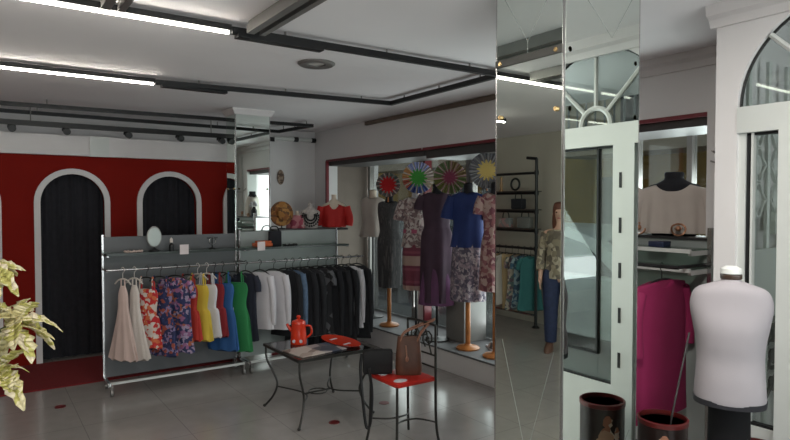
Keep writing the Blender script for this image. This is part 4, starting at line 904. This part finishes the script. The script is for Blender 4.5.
# ------------------------------------------------------------------ the person by the rack (seen in the pillar mirror)
def person():
    t = thing('person', 'person in a patterned beige top and blue jeans, seen in the pillar mirror', 'person', (-1.36, 4.30, 0), R(60))
    J = {'pelvis': (0, 0, .86, .115, .09), 'waist': (0, 0, 1.0, .10, .075), 'chest': (0, -.0, 1.2, .125, .085), 'neckb': (0, .005, 1.335, .05, .05), 'neck': (0, -.005, 1.40, .042, .045), 'head': (0, -.015, 1.50, .068, .08), 'crown': (0, -.005, 1.57, .055, .068)}
    for s, n_ in ((1, 'r'), (-1, 'l')):
        J.update({'hip'+n_: (s*.085, 0, .82, .085, .085), 'knee'+n_: (s*.095, -.01, .45, .052, .055), 'ank'+n_: (s*.10, .02, .09, .034, .036), 'heel'+n_: (s*.10, .015, .04, .032, .035), 'toe'+n_: (s*.115, -.15, .028, .03, .024),
                  'sh'+n_: (s*.155, .0, 1.295, .046, .046), 'elb'+n_: (s*.205, .03, 1.04, .034, .034), 'wr'+n_: (s*.20, -.06, .83, .022, .026), 'palm'+n_: (s*.198, -.08, .765, .030, .016)})
        for k, (dx, dz) in enumerate(((-.024, -.082), (-.008, -.094), (.008, -.088), (.022, -.072))):
            J[f'f{k}a'+n_] = (s*.198+dx*.2, -.083+dx*.8, .735, .0085, .0085); J[f'f{k}b'+n_] = (s*.196+dx*.2, -.098+dx*.8, .765+dz*.75, .008, .008); J[f'f{k}c'+n_] = (s*.186+dx*.2, -.10+dx*.8, .765+dz, .007, .007)
        J['ta'+n_] = (s*.196, -.115, .775, .010, .010); J['tb'+n_] = (s*.192, -.13, .74, .009, .009)
    E = [('pelvis', 'waist'), ('waist', 'chest'), ('chest', 'neckb'), ('neckb', 'neck'), ('neck', 'head'), ('head', 'crown')]
    for n_ in 'rl':
        E += [('pelvis', 'hip'+n_), ('hip'+n_, 'knee'+n_), ('knee'+n_, 'ank'+n_), ('ank'+n_, 'heel'+n_), ('heel'+n_, 'toe'+n_), ('chest', 'sh'+n_), ('sh'+n_, 'elb'+n_), ('elb'+n_, 'wr'+n_), ('wr'+n_, 'palm'+n_), ('palm'+n_, 'ta'+n_), ('ta'+n_, 'tb'+n_)]
        for k in range(4): E += [('palm'+n_, f'f{k}a'+n_), (f'f{k}a'+n_, f'f{k}b'+n_), (f'f{k}b'+n_, f'f{k}c'+n_)]
    ks = list(J); me = bpy.data.meshes.new('body'); me.from_pydata([J[k][:3] for k in ks], [(ks.index(a), ks.index(b)) for a, b in E], [])
    o = bpy.data.objects.new('body', me); col.objects.link(o); o.parent = t; me.materials.append(skin)
    md = o.modifiers.new('s', 'SKIN'); md.use_smooth_shade = True
    for i, k in enumerate(ks): me.skin_vertices[0].data[i].radius = J[k][3:5]
    me.skin_vertices[0].data[0].use_root = True
    o.modifiers.new('d', 'SUBSURF').levels = 1; o.modifiers['d'].render_levels = 2
    q = MB(); q.blob((0, -.09, 1.485), (.012, .018, .018), 10, 7)
    for s in (-1, 1): q.blob((s*.076, .0, 1.49), (.010, .018, .03), 10, 7)
    q.build('nose_and_ears', skin, t)
    q = MB()
    for s in (-1, 1): q.blob((s*.028, -.087, 1.512), (.011, .008, .007), 10, 6)
    q.build('eye', mat('eye_dark', (.05, .03, .02), .2), t)
    q = MB(); q.blob((0, -.089, 1.448), (.022, .007, .007), 10, 6); q.build('lips', mat('lips', (.35, .10, .09), .5), t)
    q = MB(); cloth(q, [(1.625, .03, .03), (1.61, .07, .075), (1.56, .086, .098), (1.49, .09, .09), (1.40, .095, .07), (1.33, .09, .05)], 7, .03, 2, c=(0, .03, 0)); q.build('hair', mat('auburn_hair', (.10, .03, .015), .6, var=.3, scale=40), t, smooth=70)
    Pt = mat_print('beige_pattern', [(.30, .24, .17), (.14, .11, .08), (.38, .32, .24), (.20, .16, .11), (.10, .08, .06)], 24)
    q = MB(); cloth(q, [(1.345, .085, .06), (1.32, .15, .085), (1.2, .165, .118), (1.02, .142, .108), (.86, .165, .13), (.80, .17, .135)], 6, .03, 5, drop=.03, dip=.02)
    for s in (-1, 1): limb(q, [(s*.145, 0, 1.285), (s*.205, .028, 1.05), (s*.205, -.04, .88)], [.062, .052, .046])
    q.build('blouse', Pt, t, smooth=70)
    q = MB()
    for s in (-1, 1): limb(q, [(s*.07, 0, .88), (s*.088, 0, .78), (s*.095, -.01, .45), (s*.10, .02, .10)], [.098, .104, .078, .064], 16)
    q.build('jeans', mat('dark_denim', (.018, .026, .07), .8, var=.2, scale=30), t, smooth=70)
    q = MB()
    for s in (-1, 1): rs = [[Vector((s*.107+w*math.cos(2*PI*k/16), cy+l*math.sin(2*PI*k/16), z)) for k in range(16)] for w, l, cy, z in ((.044, .125, -.055, .0), (.047, .13, -.055, .02), (.042, .11, -.04, .05), (.04, .05, .015, .09))]; q.rings(rs)
    q.build('shoes', mat('brown_shoe', (.12, .06, .04), .5), t)
person()

# ------------------------------------------------------------------ the street outside
asph = mat('asphalt', (.09, .09, .095), .9, var=.15, scale=12)
struct(MB().span((XW, -30, -.22), (40, 40, -.12)).build('street', asph, smooth=0))
struct(MB().span((XW+.0, -30, -.12), (XW+1.9, 40, -.01)).build('sidewalk', mat('paving', (.20, .195, .19), .9, var=.1), smooth=0))
struct(MB().span((8.6, -30, -.12), (10.2, 40, -.01)).build('sidewalk_opposite', mat('paving', (.20, .195, .19), .9), smooth=0))
struct(MB().span((XW+.1, -30, ZC+.14), (XW+.8, 40, 7)).build('wall_facade', white_wall, smooth=0))
ochre = mat('ochre_render', (.46, .29, .08), .85, var=.06, scale=1.5); creamr = mat('cream_render', (.56, .47, .36), .85, var=.04); dkwin = mat('dark_pane', (.03, .035, .04), .15)
bl = thing('street_building', 'ochre building with cream balconies across the street', 'building', (10.2, 5.0, 0))
MB().span((0, -22, -.05), (3, 25, 2.95)).build('ground_storey', ochre, bl, smooth=0)
MB().span((.02, -22, 2.95), (3, 25, 9)).build('upper_storey', creamr, bl, smooth=0)
for y in (-14, -7, 0, 7, 14):
    s_ = MB().span((-.95, y-2.7, 2.50), (0, y+2.7, 2.70)).build('balcony', creamr, bl, smooth=0)
    q = MB(); q.tube([(-.92, y-2.65, 3.85), (-.92, y+2.65, 3.85)], .03, 6)
    for k in range(27): q.tube([(-.92, y-2.6+k*.2, 2.70), (-.92, y-2.6+k*.2, 3.85)], .018, 5)
    q.build('railing', mat('grey_rail', (.30, .31, .32), .5), s_)
    q = MB(); q.span((-.03, y-.75, -.05), (.05, y+.2, 2.1)); q.build('doorway', dkwin, bl, smooth=0)
    q = MB(); q.span((-.03, y-2.4, .0), (.05, y-1.1, 2.13)); q.build('shop_window', dkwin, bl, smooth=0)
    q = MB(); q.span((-.08, y-1.75, 2.16), (-.01, y-1.0, 2.42)); q.build('sign_board', c_wht, bl, smooth=0)
    for yy in (-1.4, 1.2):
        q = MB(); q.span((-.02, y+yy-.5, 3.0), (.06, y+yy+.5, 5.2)); q.build('balcony_door', dkwin, bl, smooth=0)
def car(lab, x, y, rz, paint):
    t = thing('car', lab, 'car', (x, y, -.12), rz)
    side = [(-2.0, .32), (-2.05, .55), (-1.98, .85), (-1.75, .95), (-1.0, 1.0), (1.1, .98), (1.85, .86), (2.02, .66), (2.02, .32)]
    q = MB(); rs = []
    for yy, k in ((-.84, .90), (-.80, .98), (-.5, 1.0), (.5, 1.0), (.80, .98), (.84, .90)): rs.append([Vector((a*(.97+.03*k), yy, .62+(b_-.62)*k)) for a, b_ in side])
    q.rings(rs); q.build('body', paint, t)
    ro = [(-1.85, .93), (-1.5, 1.40), (-1.1, 1.47), (.1, 1.46), (.45, 1.36), (1.15, .96)]
    q = MB(); q.rings([[Vector((a*(.985 if w < .7 else 1), s*(w if b_ < 1.1 else w-.14), b_)) for a, b_ in ro] for s, w in ((-1, .80), (-1, .6), (1, .6), (1, .80))]); cab = q.build('cabin', paint, t)
    q = MB()
    for s in (-1, 1):
        for poly in ([(-1.62, .99), (-1.42, 1.34), (-.72, 1.38), (-.72, .99)], [(-.64, .99), (-.64, 1.38), (.05, 1.37), (.36, 1.30), (.82, .99)]):
            q.rings([[Vector((a, s*(.80+.012-.14*(b_-.97)/.5), b_)) for a, b_ in poly], [Vector((a, s*(.79-.14*(b_-.97)/.5), b_)) for a, b_ in poly]])
    q.rings([[Vector((1.16, -.62, .985)), Vector((1.16, .62, .985)), Vector((.56, .52, 1.345)), Vector((.56, -.52, 1.345))], [Vector((1.12, -.62, .96)), Vector((1.12, .62, .96)), Vector((.50, .52, 1.33)), Vector((.50, -.52, 1.33))]])
    q.rings([[Vector((-1.86, -.62, .99)), Vector((-1.86, .62, .99)), Vector((-1.56, .52, 1.37)), Vector((-1.56, -.52, 1.37))], [Vector((-1.8, -.62, .97)), Vector((-1.8, .62, .97)), Vector((-1.5, .52, 1.35)), Vector((-1.5, -.52, 1.35))]])
    q.build('window', dkwin, t, smooth=0)
    for a in (-1.25, 1.3):
        for s in (-1, 1):
            q = MB(); q.lathe([(0, -.1), (.2, -.1), (.31, -.09), (.32, 0), (.31, .09), (.2, .1), (0, .1)], (a, s*.76, .32), 22, 'Y'); w_ = q.build('wheel', mat('tyre', (.02, .02, .02), .8), t)
            q = MB(); q.lathe([(0, -.11), (.17, -.105), (.19, 0), (.17, .105), (0, .11)], (a, s*.765, .32), 16, 'Y'); q.build('hubcap', grey_metal, w_)
    q = MB()
    for s in (-1, 1): q.box((1.99, s*.6, .72), (.08, .3, .12), 0, .03)
    q.build('headlight', c_wht, t)
    q = MB(); q.box((2.03, 0, .42), (.03, .5, .11)); q.box((-2.05, 0, .6), (.03, .5, .11)); q.build('number_plate', c_wht, t)
car('white parked car outside the glass door, seen in the pillar mirror', 6.0, -1.3, R(90), mat('white_paint', (.6, .62, .62), .2))
car('silver parked car in the street beyond the mannequins', 7.4, 9.3, R(90), mat('silver_paint', (.25, .26, .27), .25, .4))
car('dark grey parked car in the street beyond the second window', 7.4, 14.2, R(90), mat('grey_paint', (.06, .065, .07), .25, .3))

# ------------------------------------------------------------------ light
w = bpy.data.worlds.new('World'); sc.world = w; w.use_nodes = True
nt = w.node_tree; bgn = nt.nodes['Background']
bgn.inputs[0].default_value = (.82, .90, 1.0, 1); bgn.inputs[1].default_value = 1.0
def area(name, loc, rot, sx, sy, e, c=(1, 1, 1)):
    l = bpy.data.lights.new(name, 'AREA'); l.shape = 'RECTANGLE'; l.size = sx; l.size_y = sy; l.energy = e; l.color = c
    o = bpy.data.objects.new(name, l); col.objects.link(o); o.location = loc; o.rotation_euler = rot; return o
area('added_rear_daylight', (.3, YR-.35, 1.2), (R(128), 0, 0), 4.2, 1.7, 230, (.95, .97, 1))  # light panel outside the added rear window, tilted up to the ceiling
area('added_side_daylight', (XD+.5, -1.3, 1.2), (0, R(125), 0), 1.7, 1.8, 150, (.95, .97, 1))  # light panel outside the added side window, fills the door side
for i, (y, L, e) in enumerate(((5.8, 1.7, 55), (3.9, 1.5, 75), (2.4, .8, 110))):
    area('display_window_daylight', (XW+.95, y, 1.1), (0, R(112), 0), 1.6, L, e, (.95, .97, 1))

l = area('fill_downlight_beam', (1.62, .95, ZC-.02), (0, 0, 0), .11, .11, 30, (1, .95, .88))  # lamp of the added downlight, fill for the right-hand window bay
# ------------------------------------------------------------------ camera
cam = bpy.data.cameras.new('camera'); co = bpy.data.objects.new('camera', cam); col.objects.link(co)
cam.sensor_width = 36; cam.lens = 600/790*36; cam.clip_start = .05; cam.clip_end = 200
co.location = (0, 0, 1.6); co.rotation_euler = (R(90-1.53), 0, R(55.2-90))
sc.camera = co
sc.view_settings.view_transform = 'Standard'; sc.view_settings.look = 'None'; sc.view_settings.gamma = 1; sc.view_settings.exposure = -0.10
sc.view_settings.use_curve_mapping = False
sc.cycles.use_denoising = True; sc.cycles.max_bounces = 10; sc.cycles.transparent_max_bounces = 16; sc.cycles.glossy_bounces = 6; sc.cycles.sample_clamp_indirect = 6
sc.cycles.caustics_reflective = False; sc.cycles.caustics_refractive = False
